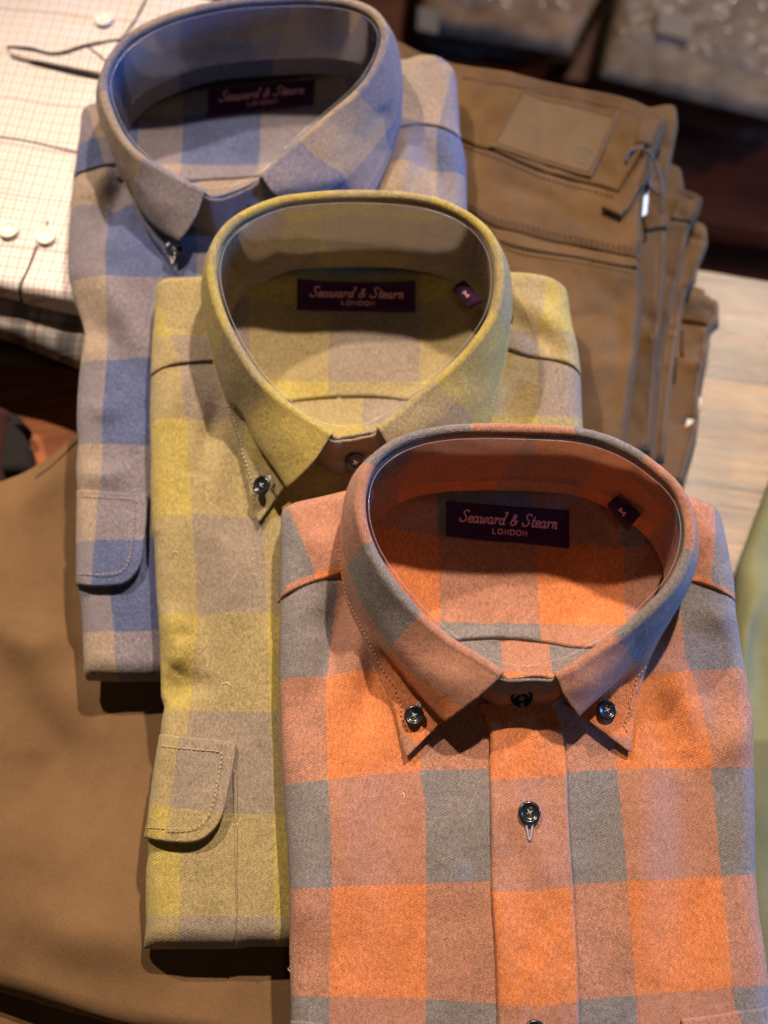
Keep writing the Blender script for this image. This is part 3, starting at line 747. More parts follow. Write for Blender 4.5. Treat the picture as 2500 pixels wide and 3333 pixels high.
r1, f1 = bagged('bagged_garment', 'brown garment in clear bag, left one on the far dark shelf', [(1400, -230), (2050, -190), (1850, 170), (1365, 90)], zt_ + .075, .024, M['bagbrown'], 3, 3)
r2, f2 = bagged('bagged_garment', 'grey brown garment in clear bag, right one on the far dark shelf', [(2050, -180), (2800, -60), (2660, 420), (1950, 245)], zt_ + .085, .022, M['baggrey'], 4, 8)
for root_, px in ((r1, [(1362, 20), (1430, 30), (1425, 110), (1358, 95)]), (r2, [(2150, 30), (2260, 55), (2245, 130), (2135, 105)])):
    f_ = Frame(zt_ + .0895 + .006, 0, -12); q = f_.loc(np.array(px, float), 0); b = Bag()
    W = f_.world(q[:, 0], q[:, 1], 0); W2 = f_.world(q[:, 0], q[:, 1], -.0008)
    b.add(np.vstack([W, W2]), [(0, 1, 2, 3), (7, 6, 5, 4), (0, 4, 5, 1), (1, 5, 6, 2), (2, 6, 7, 3), (3, 7, 4, 0)])
    b.build('paper_sticker', M['sticker'], root_, False)

# ================================================================== BROWN TROUSERS PILE (right, under the shirts)
TG = 'pairs of brown trousers folded in one pile'
def cuts(z, tilt=6, yaw=0): return Frame(z, tilt, yaw)
# topmost pair
f_top = Frame(.133, 6, 0)
t1 = Sheet(f_top, [(1235, 140), (1210, 800), (1180, 1500)], c5([(1212, 520), (1222, 570), (1190, 640), (1150, 720), (1112, 880), (1110, 1100)]) + c6([(965, 330), (958, 430), (975, 500), (975, 700), (950, 950), (920, 1150), (900, 1370), (880, 1560)]),
           [(1235, 140)] + c5([(60, 212), (180, 275), (300, 322), (450, 348), (600, 372), (900, 435), (1080, 480), (1200, 525)]), [(1180, 1640), (1600, 1660), (2020, 1640)], th=.024, r=.007, wr=(.0024, 24), seed=3, smooth=.006)
for pts, wd, am in (
    (c6([(240, 330), (500, 420), (760, 470), (960, 520)]), .006, .0016), (c6([(700, 560), (850, 620), (960, 560)]), .007, -.002), (c6([(300, 700), (600, 640), (900, 470)]), .012, .0022),
    (c6([(640, 1050), (800, 1000), (940, 960)]), .008, .0016), (c6([(700, 900), (850, 880), (960, 840)]), .006, -.0014), (c5([(400, 700), (700, 800), (880, 860)]), .008, .0016),
    (c5([(600, 800), (800, 930), (1000, 960)]), .009, -.0014), (c5([(1050, 560), (1100, 620), (1080, 700)]), .006, .0014), (c5([(420, 380), (520, 480), (420, 560)]), .008, .001)):
    t1.fold(pts, wd, am)
for k_, (a_, b_, c_) in enumerate(((( 180, 900), (520, 960), (900, 900)), ((60, 1150), (300, 1180), (620, 1120)), ((350, 820), (520, 760), (760, 700)))):
    t1.fold(c6([a_, b_, c_]), .004, .0016 * (1 if k_ % 2 else -1))
t1.fold(c6([(900, 600), (930, 900), (880, 1250)]), .005, .0018); t1.fold(c6([(850, 640), (880, 900), (840, 1200)]), .006, -.0014)
t1.fold(c5([(980, 700), (1020, 780), (1000, 860)]), .004, .0012); t1.fold(c5([(450, 800), (700, 870), (860, 960)]), .005, -.0016)
base1 = f_top.world(0.12, 0.05, -.026)
tr1 = empty('brown_trousers', tuple(base1), 'topmost brown trousers of the pile, with leather waistband patch, right of the blue shirt', 'trousers', TG)
t1.build('trouser_leg', M['brown2'], tr1, nu=170, nv=260)
wb = patch(t1, 'waistband', c5([(330, 612), (430, 648), (650, 735), (900, 803), (968, 822), (1010, 838)]), c5([(300, 330), (450, 355), (600, 380), (900, 443), (1080, 488), (1195, 530)]), M['brown2'], tr1, thick=.0022, r=.0016, rolled=(1, 1, 0, 1), n=90, m=36, wav=.0006)
yk = patch(t1, 'back_yoke', c5([(330, 905), (480, 985), (700, 1040), (900, 1080), (1050, 1110), (1105, 1135)]), c5([(330, 620), (430, 655), (650, 745), (900, 815), (1010, 860), (1120, 880)]), M['brown2'], tr1, thick=.0014, r=.0014, rolled=(1, 0, 0, 0), n=90, m=40, wav=.0004)
wt = patch(t1, 'seam_welt', c5([(480, 1045), (600, 1080), (850, 1120), (1000, 1150), (1090, 1165)]), c5([(480, 1000), (600, 1030), (850, 1078), (1000, 1105), (1095, 1128)]), M['brown2'], tr1, thick=.0016, r=.0012, rolled=(1, 1, 0, 0), n=80, m=14)
for pts in (c5([(335, 880), (480, 955), (700, 1008), (900, 1050), (1050, 1077), (1100, 1100)]), c5([(345, 640), (430, 675), (650, 765), (900, 835), (1000, 862)]), c5([(335, 896), (480, 972), (700, 1025), (900, 1066), (1050, 1094), (1100, 1118)]), c5([(480, 1052), (600, 1090), (850, 1130), (1000, 1158), (1085, 1176)]), c5([(330, 345), (450, 370), (600, 393), (900, 458), (1080, 503), (1190, 545)])):
    q = resample(t1.pt(pts), 200); stitches(t1.on(q, .0024), f_top.ez, M['brown_thread'], tr1, step=.003, ln=.0021, wd=.0003)
# leather patch
pc = c5([(590, 402), (1018, 508), (893, 785), (450, 652)])
lp = patch(t1, 'leather_patch', [pc[3], pc[2]], [pc[0], pc[1]], M['leather'], tr1, thick=.0016, r=.0012, n=40, m=30, base=.0022)
q = t1.pt(pc)
P = resample(quadmap(q, np.array([.04, .96, .96, .04, .04]), np.array([.06, .06, .94, .94, .06])), 240, False)
stitches(t1.on(P, .0042), f_top.ez, M['brown_thread'], lp, step=.0019, ln=.0013, wd=.00025)
cE = t1.pt(c5([(857, 695)]))[0]; b = Bag(); rE = .0054
ang = np.linspace(0, 2 * math.pi, 40)
ring = np.stack([cE[0] + rE * np.cos(ang), cE[1] + rE * np.sin(ang)], -1); ribbon(b, t1.on(ring, .0042), f_top.ez, .00035)
for L in ([(-.6, .1), (-.2, .5), (.1, .25), (.45, .55), (.65, .2)], [(-.45, -.15), (-.1, .15), (.2, -.05), (.5, .1)], [(-.1, .2), (0, -.25), (.15, -.55)], [(.1, .2), (.25, -.2), (.1, -.5)]):
    L = catmull(np.array(L) * rE, 20) + cE; ribbon(b, t1.on(L, .0042), f_top.ez, .00045)
b.build('emblem', M['leather_dark'], lp, False)
patch(t1, 'belt_loop', c5([(938, 905), (1022, 948), (1100, 840), (1180, 720)]), c5([(975, 880), (1010, 880), (1068, 790), (1140, 650)]), M['brown2'], tr1, thick=.0025, r=.0012, n=50, m=14, base=.0022)
patch(t1, 'belt_loop', c5([(935, 925), (1018, 962)]), c5([(950, 890), (1035, 928)]), M['brown2'], tr1, thick=.002, r=.001, n=24, m=10, base=.004)
patch(t1, 'belt_loop', c5([(1075, 640), (1150, 660)]), c5([(1105, 520), (1190, 545)]), M['brown2'], tr1, thick=.002, r=.001, n=24, m=12, base=.002)
b = Bag(); pts = c5([(1045, 700), (1060, 655), (1110, 643), (1150, 665), (1180, 720), (1200, 790), (1185, 835), (1150, 800), (1165, 745)])
P = catmull([t1.f.world(*t1.f.loc(np.array(p), .0035 + .002 * (i % 2)), .0035 + .002 * (i % 2)) for i, p in enumerate(pts)], 60); b.tube(P, .0008, 7); b.build('hanging_cord', M['cord'], tr1)

def pair(label, z, right, th, mat, seed, tilt=6, top=None, bot=None, stripes=()):
    f = Frame(z, tilt, 0); rs_ = np.random.RandomState(seed + 100)
    left = [(1300, 300), (1280, 1000), (1260, 1700)]
    s = Sheet(f, left, right, top or [(1300, 300), (1700, 420), (right[0][0], right[0][1])], bot or [(1300, 1750), (right[-1][0], right[-1][1])], th=th * .52, r=th * .25, wr=(.0026, 30), seed=seed, smooth=.004)
    root = empty('brown_trousers', tuple(f.world(.12, .0, -th)), label, 'trousers', TG)
    rs = np.random.RandomState(seed); dx = 9 * rs.randn(len(right)) - 14
    for k_ in range(9):
        a_ = right[rs_.randint(2, len(right) - 1)]; yy = a_[1] + rs_.randint(-50, 90); ln_ = rs_.randint(30, 120); sl = rs_.randint(-50, 50)
        s.fold([(a_[0] - ln_, yy + sl), (a_[0] - ln_ / 2, yy + sl * .3), (a_[0] + 8, yy)], .0025 + .003 * rs_.rand(), (.0012 + .0018 * rs_.rand()) * (1 if k_ % 2 else -1))
    s.build('trouser_leg', mat, root, nu=150, nv=260)
    f2 = Frame(z - th * .5, tilt, 0); rt = [(p[0] + d, p[1] + 6) for p, d in zip(right, dx)]
    s2_ = Sheet(f2, left, rt, top or [(1300, 300), (1700, 420), rt[0]], bot or [(1300, 1750), rt[-1]], th=th * .5, r=th * .24, wr=(.0018, 34), seed=seed + 5, smooth=.004)
    s2_.build('trouser_leg', mat, root, nu=120, nv=220)
    P = resample(s.pt([(p[0] - 20, p[1]) for p in right[3:]]), 300); stitches(s.on(P, .0003), f.ez, M['brown_thread'], root, step=.003, ln=.002, wd=.00025)
    return s, root
s2, r_2 = pair('second brown trousers from the top of the pile, rounded leg folds on its right', .109, c5([(1215, 465), (1262, 485), (1268, 560), (1240, 700), (1218, 830)]) + c6([(1118, 180), (1108, 300), (1105, 450), (1100, 560), (1085, 700), (1065, 900), (1055, 1050), (1040, 1250), (1025, 1450)]), .024, M['brown2'], 21)
s3, r_3 = pair('third brown trousers of the pile, lighter waistband end standing out', .087, c5([(1225, 720), (1285, 750), (1300, 850)]) + c5([(1345, 850), (1378, 870), (1355, 940), (1330, 980)]) + c6([(1232, 250), (1190, 480), (1150, 620), (1110, 850), (1080, 1050), (1060, 1350), (1050, 1500)]), .022, M['brown2'], 33)
s4, r_4 = pair('fourth brown trousers of the pile, with rolled waist hem', .066, c5([(1330, 975), (1390, 995), (1398, 1060), (1372, 1130)]) + c6([(1275, 480), (1262, 540), (1220, 580), (1180, 800), (1150, 1000), (1120, 1250), (1100, 1500)]), .022, M['khaki'], 45)
s5, r_5 = pair('fifth trousers of the pile, dark olive with crumpled waist', .043, c6([(1200, 545), (1315, 530), (1322, 590), (1310, 612), (1392, 660), (1385, 760), (1340, 830), (1335, 930), (1310, 1000), (1290, 1110), (1285, 1260), (1265, 1380), (1215, 1560), (1200, 1640)]), .022, M['brown'], 57)
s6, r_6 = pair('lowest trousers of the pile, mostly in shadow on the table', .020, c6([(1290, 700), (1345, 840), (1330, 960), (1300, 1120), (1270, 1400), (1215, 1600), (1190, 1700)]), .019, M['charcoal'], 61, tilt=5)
# waist details on the sticking-out ends
for s_, r_, A, B in ((s3, r_3, c6([(1130, 195), (1240, 215)]), c6([(1160, 80), (1300, 85)])), (s5, r_5, c6([(1170, 740), (1330, 770)]), c6([(1175, 600), (1375, 650)])), (s2, r_2, c6([(985, 262), (1110, 250)]), c6([(1030, 180), (1130, 200)]))):
    patch(s_, 'waistband', A, B, M['brown2'], r_, thick=.002, r=.0015, n=24, m=16, base=.0005)
b = Bag()
bt = patch(s4, 'belt_loop', c6([(1185, 930), (1205, 930)]), c6([(1190, 780), (1212, 790)]), M['brown2'], r_4, thick=.002, r=.001, n=14, m=14)
f_ = Frame(.035, 8, 0); q = f_.loc(np.array(c6([(1232, 1135), (1302, 1155), (1288, 1215), (1222, 1345), (1210, 1320), (1240, 1200)]), float), 0)
W = f_.world(q[:, 0], q[:, 1], 0); W2 = f_.world(q[:, 0], q[:, 1], -.0006); b.add(np.vstack([W, W2]), [tuple(range(6)), tuple(range(11, 5, -1))] + [(i, i + 6, (i + 1) % 6 + 6, (i + 1) % 6) for i in range(6)])
b.build('paper_tag', M['paper'], r_6, False)
b = Bag(); f_ = Frame(.138, 6, 0); q = f_.loc(np.array(c5([(1128, 830), (1152, 800), (1142, 905), (1120, 915)]), float), 0)
W = f_.world(q[:, 0], q[:, 1], -.004); W2 = f_.world(q[:, 0], q[:, 1], -.0046); b.add(np.vstack([W, W2]), [(0, 1, 2, 3), (7, 6, 5, 4), (0, 4, 5, 1), (1, 5, 6, 2), (2, 6, 7, 3), (3, 7, 4, 0)])
b.build('paper_tag', M['bluetag'], tr1, False)

# ================================================================== BROWN TROUSERS lower left (the shirts' tails lie on them)
f_b = Frame(.0975, 0, 0)
sb = Sheet(f_b, [(-260, 1660), (-300, 2400), (-320, 3200)], [(1500, 1380), (1500, 2400), (1500, 3600)], [(-260, 1660), (0, 1583), (90, 1550), (170, 1505), (262, 1428), (400, 1370), (1500, 1330)],
           [(-320, 3150), (0, 3228), (200, 3285), (420, 3345), (900, 3420), (1500, 3500)], th=.016, r=.008, wr=(.0042, 13), seed=71, smooth=.01)
for pts, wd, am in (([(330, 2230), (200, 2500), (120, 2800)], .02, -.003), ([(0, 1900), (150, 2150), (330, 2300)], .022, .003), ([(60, 2600), (250, 2900), (600, 3250)], .02, .0025), ([(0, 1700), (140, 1600), (262, 1500)], .010, .002), ([(60, 2250), (180, 2420), (120, 2560)], .012, -.0035), ([(-40, 2050), (120, 2120), (260, 2080)], .010, .003), ([(40, 2960), (260, 3060), (520, 3100)], .012, .003), ([(180, 1640), (230, 1900), (250, 2200)], .010, -.002)):
    sb.fold(pts, wd, am * 2)
rb = empty('brown_trousers', tuple(f_b.world(-.15, -.1, -.016)), 'flat tan brown trousers at lower left, under the shirt tails', 'trousers')
sb.build('trouser_leg', M['brown'], rb, nu=150, nv=220)
patch(sb, 'side_seam', c7([(170, 1120), (250, 1060), (330, 985), (385, 930)]), c7([(190, 1065), (250, 1020), (320, 965), (385, 915)]), M['brown'], rb, thick=.001, r=.001, n=40, m=10)
f_b2 = Frame(.078, 0, 0)
sb2 = Sheet(f_b2, [(-300, 1900), (-320, 3600)], [(1500, 1800), (1500, 3900)], [(-300, 1900), (1500, 1800)], [(-320, 3600), (1500, 3900)], th=.018, r=.008, wr=(.0022, 14), seed=75)
rb2 = empty('brown_trousers', tuple(f_b2.world(-.15, -.15, -.018)), 'darker brown trousers peeking out below the flat pair in the bottom left corner', 'trousers')
sb2.build('trouser_leg', M['khaki'], rb2, nu=100, nv=100)
for k, (z, sd, mt) in enumerate(((.058, 81, 'khaki'), (.038, 83, 'brown'), (.018, 85, 'khaki'))):
    fk = Frame(z, 0, 0)
    sk = Sheet(fk, [(-300, 2000), (-320, 3600)], [(1500, 1900), (1500, 3900)], [(-300, 2000), (1500, 1900)], [(-320, 3600), (1500, 3900)], th=.018, r=.008, seed=sd)
    # support pile below; hidden from the camera but it carries the shirts
    rk = empty('brown_trousers', tuple(fk.world(-.15, -.15, -.018)), ['third trousers down in the lower left pile', 'fourth trousers down in the lower left pile', 'lowest trousers in the lower left pile'][k], 'trousers')
    sk.build('trouser_leg', M[mt], rk, nu=50, nv=50)

bd = Bag(); fbd = Frame(.058); slab_poly(bd, [tuple(fbd.loc(np.array(p, float), 0)) for p in ((-300, 1640), (640, 1640), (640, 1215), (-300, 1175))], .0, .058, .003)  # added board, raised and brighter so the table wood here looks lit
tag(bd.build('added_riser', M['risewood'], None, smooth=False), 'orange brown riser, added so lit wood shows between the grey plaid shirt and the tan trousers', 'riser')
# dark red garment at the left edge, on the added riser
f_m = Frame(.078, 0, 0)
sm_ = Sheet(f_m, [(-200, 1330), (-220, 1700)], c7([(40, 790), (75, 830), (62, 900), (40, 1030), (20, 1250)]), [(-200, 1330), (0, 1335), (52, 1350)], [(-220, 1700), (10, 1690)], th=.019, r=.01, wr=(.002, 40), seed=91)
tag(sm_.build('folded_garment', M['maroon'], None, nu=50, nv=60), 'dark maroon folded garment cut off by the left edge', 'garment')
f_m = Frame(.076, 0, 0)
sm_ = Sheet(f_m, c7([(-60, 800), (40, 880), (10, 1030)]), c7([(85, 815), (110, 900), (125, 930), (158, 900), (165, 1000), (170, 1100)]), c7([(-60, 800), (60, 830), (85, 815)]), c7([(0, 1120), (170, 1120)]), th=.017, r=.006, wr=(.001, 50), seed=92, smooth=.002)
tag(sm_.build('folded_garment', M['charcoal'], None, nu=50, nv=60), 'black ragged cloth beside the maroon garment at the left edge', 'garment')

# ================================================================== CREAM CHECK SHIRT and GREY PLAID SHIRT (upper left)
f_w = Frame(.124, 8, -9)
sw_ = Sheet(f_w, [(-420, -60), (-420, 900)], [(800, 40), (640, 400), (520, 800), (420, 1060)], [(-420, -110), (0, -60), (490, 0), (640, 12), (800, 40)], [(-420, 880), (0, 958), (100, 985), (240, 1015), (420, 1060)], th=.018, r=.007, wr=(.0012, 26), seed=101)
rw = empty('cream_check_shirt', tuple(f_w.world(-.2, .1, -.018)), 'cream shirt with fine pink check, folded, left of the blue shirt', 'shirt')
sw_.build('shirt_body', M['cream'], rw, nu=140, nv=160)
patch(sw_, 'cuff', c4([(40, 208), (180, 240), (365, 278), (430, 290)]), c4([(35, 172), (110, 182), (215, 208), (330, 180), (430, 150)]), M['cream'], rw, thick=.002, r=.001, n=50, m=16, base=.001)
patch(sw_, 'cuff_lining', c4([(28, 186), (110, 198), (215, 216), (330, 184), (440, 160)]), c4([(30, 178), (110, 182), (210, 200), (330, 168), (440, 150)]), M['navy'], rw, thick=.0008, r=.0006, n=50, m=10, base=.0026)
patch(sw_, 'piping', c4([(110, 231), (240, 262), (365, 288)]), c4([(110, 227), (240, 256), (365, 280)]), M['navy'], rw, thick=.001, r=.0006, n=40, m=8, base=.001)
patch(sw_, 'piping', c4([(322, 188), (355, 212), (385, 240)]), c4([(326, 184), (360, 207), (390, 235)]), M['navy'], rw, thick=.0007, r=.0004, n=20, m=6, base=.003)
patch(sw_, 'piping', c4([(425, 155), (480, 80), (512, 22), (535, -20)]), c4([(432, 155), (487, 80), (519, 22), (542, -20)]), M['navy'], rw, thick=.001, r=.0006, n=40, m=8)
patch(sw_, 'seam', c4([(-120, 478), (0, 496), (150, 522), (285, 552)]), c4([(-120, 472), (0, 490), (150, 516), (285, 546)]), M['navy'], rw, thick=.0005, r=.0005, n=40, m=6)
patch(sw_, 'buttonhole', c4([(132, 884), (95, 975), (60, 1068)]), c4([(140, 884), (103, 975), (68, 1068)]), M['navy'], rw, thick=.0008, r=.0005, n=30, m=6)
patch(sw_, 'buttonhole', c4([(160, 830), (166, 812), (168, 795)]), c4([(166, 830), (172, 812), (174, 795)]), M['navy'], rw, thick=.0008, r=.0005, n=20, m=6)
for p, r_ in (((35, 833), .0058), ((168, 857), .0056), ((375, 76), .0056)):
    q = sw_.pt(c4([p])); button(sw_.on(q, .0012)[0], f_w.ez, r_, rw, M['pearl'], thread=False)
f_g = Frame(.103, 8, -9)
sg = Sheet(f_g, [(-420, 0), (-420, 1000)], [(700, 200), (560, 800), (470, 1290)], [(-420, 0), (700, 200)], [(-420, 1010), (0, 1095), (70, 1120), (90, 1130), (180, 1165), (262, 1200), (470, 1290)], th=.020, r=.009, wr=(.0022, 30), seed=111)
rg = empty('grey_plaid_shirt', tuple(f_g.world(-.2, .1, -.02)), 'grey plaid shirt folded underneath the cream check shirt', 'shirt')
sg.build('shirt_body', M['greyplaid'], rg, nu=120, nv=140)
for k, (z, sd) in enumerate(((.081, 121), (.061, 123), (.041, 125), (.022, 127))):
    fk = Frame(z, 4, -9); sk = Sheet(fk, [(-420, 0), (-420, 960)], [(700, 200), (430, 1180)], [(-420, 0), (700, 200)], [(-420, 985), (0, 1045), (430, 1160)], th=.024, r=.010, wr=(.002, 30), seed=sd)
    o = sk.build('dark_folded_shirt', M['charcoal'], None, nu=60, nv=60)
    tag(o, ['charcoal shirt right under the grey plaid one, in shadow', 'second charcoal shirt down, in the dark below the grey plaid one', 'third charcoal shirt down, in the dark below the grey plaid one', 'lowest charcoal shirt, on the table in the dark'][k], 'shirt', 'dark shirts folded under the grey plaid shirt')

# ================================================================== OLIVE GARMENT (right edge)
f_o = Frame(.038, 4, 0)
so = Sheet(f_o, [(2640, 1200), (2560, 1420), (2500, 1575), (2455, 1690), (2400, 1840), (2380, 2100), (2380, 3600)], [(3200, 1100), (3200, 3700)], [(2640, 1200), (3200, 1100)], [(2380, 3600), (3200, 3700)], th=.018, r=.007, wr=(.0035, 16), seed=131, smooth=.005)
for pts, wd, am in (([(2490, 1880), (2410, 2060), (2400, 2200)], .006, .004), ([(2440, 1990), (2470, 2200), (2480, 2500)], .010, -.004), ([(2520, 2300), (2450, 2700), (2470, 3100)], .012, .004)):
    so.fold(pts, wd, am)
tag(so.build('olive_trousers', M['olive'], None, nu=120, nv=160), 'olive green trousers along the right edge beside the orange shirt', 'trousers')

# ================================================================== FLANNEL SHIRTS
def shirt(name, label, f, mat, left, right, top, bot, th, seed, cm, folds, dip):
    s = Sheet(f, left, right, top, bot, th=th, r=.0095, wr=(.0010, 30), seed=seed, smooth=.006)
    for pts, wd, am in folds: s.fold(pts, wd, am * 2.3)
    s.dip = dip
    root = empty(name, tuple(f.world(0, 0, -th)), label, 'shirt', GROUP)
    s.build('shirt_body', mat, root, check=cm, nu=250, nv=330)
    return s, root

# ---------------- blue (back)
fB = Frame(.138, 12, 0); TH = .021
cmB = CheckMap(fB, [(0, [(350, 400), (345, 800), (350, 1000), (345, 1200), (335, 1400), (330, 1700), (372, 2054), (380, 2300)]), (1, [(640, 400), (640, 2300)]), (2, [(950, 400), (950, 2300)]), (3, [(1240, 200), (1250, 2300)]), (4, [(1420, 200), (1430, 2300)])],
    [(0, [(250, 2056), (520, 2052)]), (1, [(250, 1752), (520, 1750)]), (2, [(255, 1444), (520, 1452)]), (3, [(255, 1172), (520, 1168)]), (4, [(225, 906), (600, 902)]), (5, [(240, 670), (600, 662)]), (6, [(240, 420), (1500, 560)]), (7, [(240, 120), (1500, 280)])])
cenB = fB.loc(np.array([800., 330.]), 0)
SHB, rB = shirt('blue_flannel_shirt', 'blue and tan checked flannel shirt, rearmost of the three', fB, M['blue'],
    c4([(308, 392), (296, 420), (288, 500), (275, 600), (258, 750), (247, 900)]) + c7([(330, 150), (350, 250), (395, 370), (408, 430), (395, 540), (385, 620), (375, 740), (372, 860), (378, 960), (368, 1080), (375, 1180), (375, 1400), (378, 1640), (392, 1740), (400, 1900), (405, 2020), (402, 2060), (420, 2085)]),
    c4([(1560, 222), (1620, 240), (1642, 290), (1655, 490)]) + c5([(355, 700), (358, 900)]) + c0([(1520, 1200), (1520, 2200)]),
    c4([(305, 396), (330, 388), (420, 386), (700, 300), (1300, 235), (1440, 232), (1510, 214), (1580, 222), (1635, 245)]), [(285, 2213), (400, 2216), (600, 2216), (1500, 2200)], TH, 1, cmB,
    [(c11([(590, 800), (545, 930), (510, 1100)]), .006, -.0036), (c11([(560, 800), (470, 900), (430, 980)]), .007, .0018), (c11([(500, 1330), (590, 1500), (690, 1700)]), .008, .0026), (c11([(360, 1380), (440, 1560), (520, 1640)]), .008, -.0022),
     (c4([(1480, 470), (1460, 600), (1440, 700)]), .006, .002), (c7([(420, 780), (500, 800), (560, 780)]), .006, .0014), (c7([(380, 1090), (500, 1120), (620, 1100)]), .006, .0016), (c4([(1500, 500), (1560, 580), (1600, 660)]), .007, -.0015)],
    (cenB[0], cenB[1], .088, .058, .012))
ykB = CheckMap(fB, [(0, c4([(330, 390), (380, 600)])), (1, c4([(1600, 240), (1580, 330), (1560, 460)]))], [(1, c4([(280, 600), (1655, 470)]))], z=.001)
patch(SHB, 'yoke', c4([(266, 640), (290, 625), (340, 610), (460, 592)]), c4([(302, 398), (340, 392), (400, 390), (480, 380)]), M['blue'], rB, .0013, rolled=(1, 0, 0, 0), check=CheckMap(fB, [(1, c4([(318, 390), (380, 600)]))], [(1, c4([(280, 520), (500, 480)]))]))
patch(SHB, 'yoke', c4([(1400, 468), (1460, 458), (1520, 452), (1580, 460), (1635, 485), (1660, 505)]), c4([(1400, 240), (1460, 232), (1510, 222), (1580, 230), (1625, 245), (1645, 300)]), M['blue'], rB, .0013, rolled=(1, 0, 0, 0), check=CheckMap(fB, [(0, c4([(1632, 240), (1575, 470)]))], [(1, c4([(1400, 420), (1660, 480)])), (2, c4([(1400, 100), (1660, 100)]))]))
patch(SHB, 'inner_yoke', c4([(420, 640), (600, 665), (760, 650), (900, 640), (1050, 610)]), c4([(430, 420), (650, 300), (900, 225), (1200, 215), (1360, 270)]), M['blue'], rB, .0014, rolled=(1, 0, 0, 0), n=70, m=50,
      check=CheckMap(fB, [(-1, c4([(505, 340), (500, 640)])), (0, c4([(655, 300), (655, 640)])), (1, c4([(945, 240), (930, 640)])), (2, c4([(1250, 220), (1240, 600)]))], [(0, c4([(600, 615), (1200, 570)])), (1, c4([(600, 415), (1200, 350)]))], z=-.008))
HB = .040
F_ = lambda pts, zs: [(x, y, z) for (x, y), z in zip(pts, zs)]
def ST(cr, F0, M1=None, M2=None, M3=None, E=None):
    g = lambda p: None if p is None else cr([p])[0]
    return (g(F0), g(M1), g(M2), g(M3), g(E))
SLb = [ST(c4, (740, 702, .026), (697, 785, .024), (645, 868, .014), (628, 850, .006), (640, 1000, .003)),
       ST(c4, (650, 658, .027), (605, 745, .024), (580, 825, .013), (572, 835, .006), (590, 915, .003)),
       ST(c4, (560, 610, .028), (528, 690, .024), (515, 755, .013), (515, 775, .007), (535, 835, .003)),
       ST(c4, (490, 560, .030), None, None, None, (495, 745, .003)), ST(c4, (432, 490, .033), None, None, None, (462, 665, .003)),
       ST(c4, (393, 410, .036), None, None, None, (430, 575, .003)), ST(c4, (373, 340, .038), None, None, None, (392, 470, .003))]
SRb = [ST(c4, (940, 645, .026), (985, 690, .025), (1035, 725, .014), (1005, 715, .006), (1150, 880, .003)),
       ST(c4, (985, 605, .027), (1050, 655, .026), (1110, 700, .016), (1130, 720, .009), (1210, 840, .003)),
       ST(c4, (1045, 548, .028), (1120, 600, .026), (1190, 650, .018), (1220, 690, .01), (1270, 780, .003)),
       ST(c4, (1120, 482, .030), (1195, 540, .027), (1260, 590, .018), None, (1330, 720, .003)), ST(c4, (1200, 412, .032), (1265, 460, .028), (1320, 510, .018), None, (1372, 650, .003)),
       ST(c4, (1285, 338, .034), (1335, 380, .029), (1375, 420, .018), None, (1408, 560, .003)), ST(c4, (1345, 262, .036), None, None, None, (1442, 440, .003)),
       ST(c4, (1383, 180, .038), None, None, None, (1446, 330, .003))]
BKb = c4([(374, 275, .039), (410, 200, .040), (480, 130, .041), (580, 76, .042), (700, 38, .042), (850, 10, .043), (1000, 0, .043), (1130, -1, .043), (1250, 12, .042), (1340, 48, .041), (1385, 108, .040)])
kb = len(SLb) + len(BKb) + len(SRb) - 1
colB = make_collar(SHB, M['blue'], rB, SLb, SRb, BKb, c4([(740, 702, .026), (790, 708, .024), (845, 690, .024), (895, 668, .025), (940, 645, .026)]),
    [(0, .2), (2.6, 1.0), (6, 2.0), (9, 3.0), (11, 4.0), (14, 5.0), (17, 6.0), (20, 7.0), (22.5, 8.0), (25, 8.9)], stitch=M['stitch_b'], seedk=1, vcross=.85, leafw=.040, bu=.2, bv=.7)
plastic(colB, SHB, rB, c4([(600, 632, .024), (700, 668, .022), (790, 680, .021), (870, 655, .022), (960, 600, .024), (1040, 535, .026)]))
neck_label(SHB, rB, c4([(752, 330), (1136, 293), (1130, 388), (748, 432)]))
ez = fB.ez
def collar_button(col, sh, root, px, h, rad, tilt=(0, 0), mt='button', loop=None, nm='button'):
    f = sh.f; q = f.loc(np.array(px, float), h); p = f.world(q[0], q[1], h); n = f.ez + tilt[0] * f.ex + tilt[1] * f.ey
    o = button(p, n, rad, root, M[mt])
    if loop is not None:
        a = f.loc(np.array(loop, float), h); A = f.world(a[0], a[1], h); b = Bag(); s_ = np.cross(A - p, f.ez); s_ /= np.linalg.norm(s_)
        b.tube(catmull([p - s_ * .0008, (p + A) / 2 - s_ * .0009 + f.ez * .0004, A, (p + A) / 2 + s_ * .0009 + f.ez * .0004, p + s_ * .0008], 24), .00035, 6)
        b.build('buttonhole_thread', M['thread'], root)
    return o
collar_button(colB, SHB, rB, c4([(625, 897)])[0], .0075, .0046, (.55, -.1), loop=c4([(620, 950)])[0])
collar_button(colB, SHB, rB, c4([(870, 752)])[0], .014, .0048, (.1, -.9))
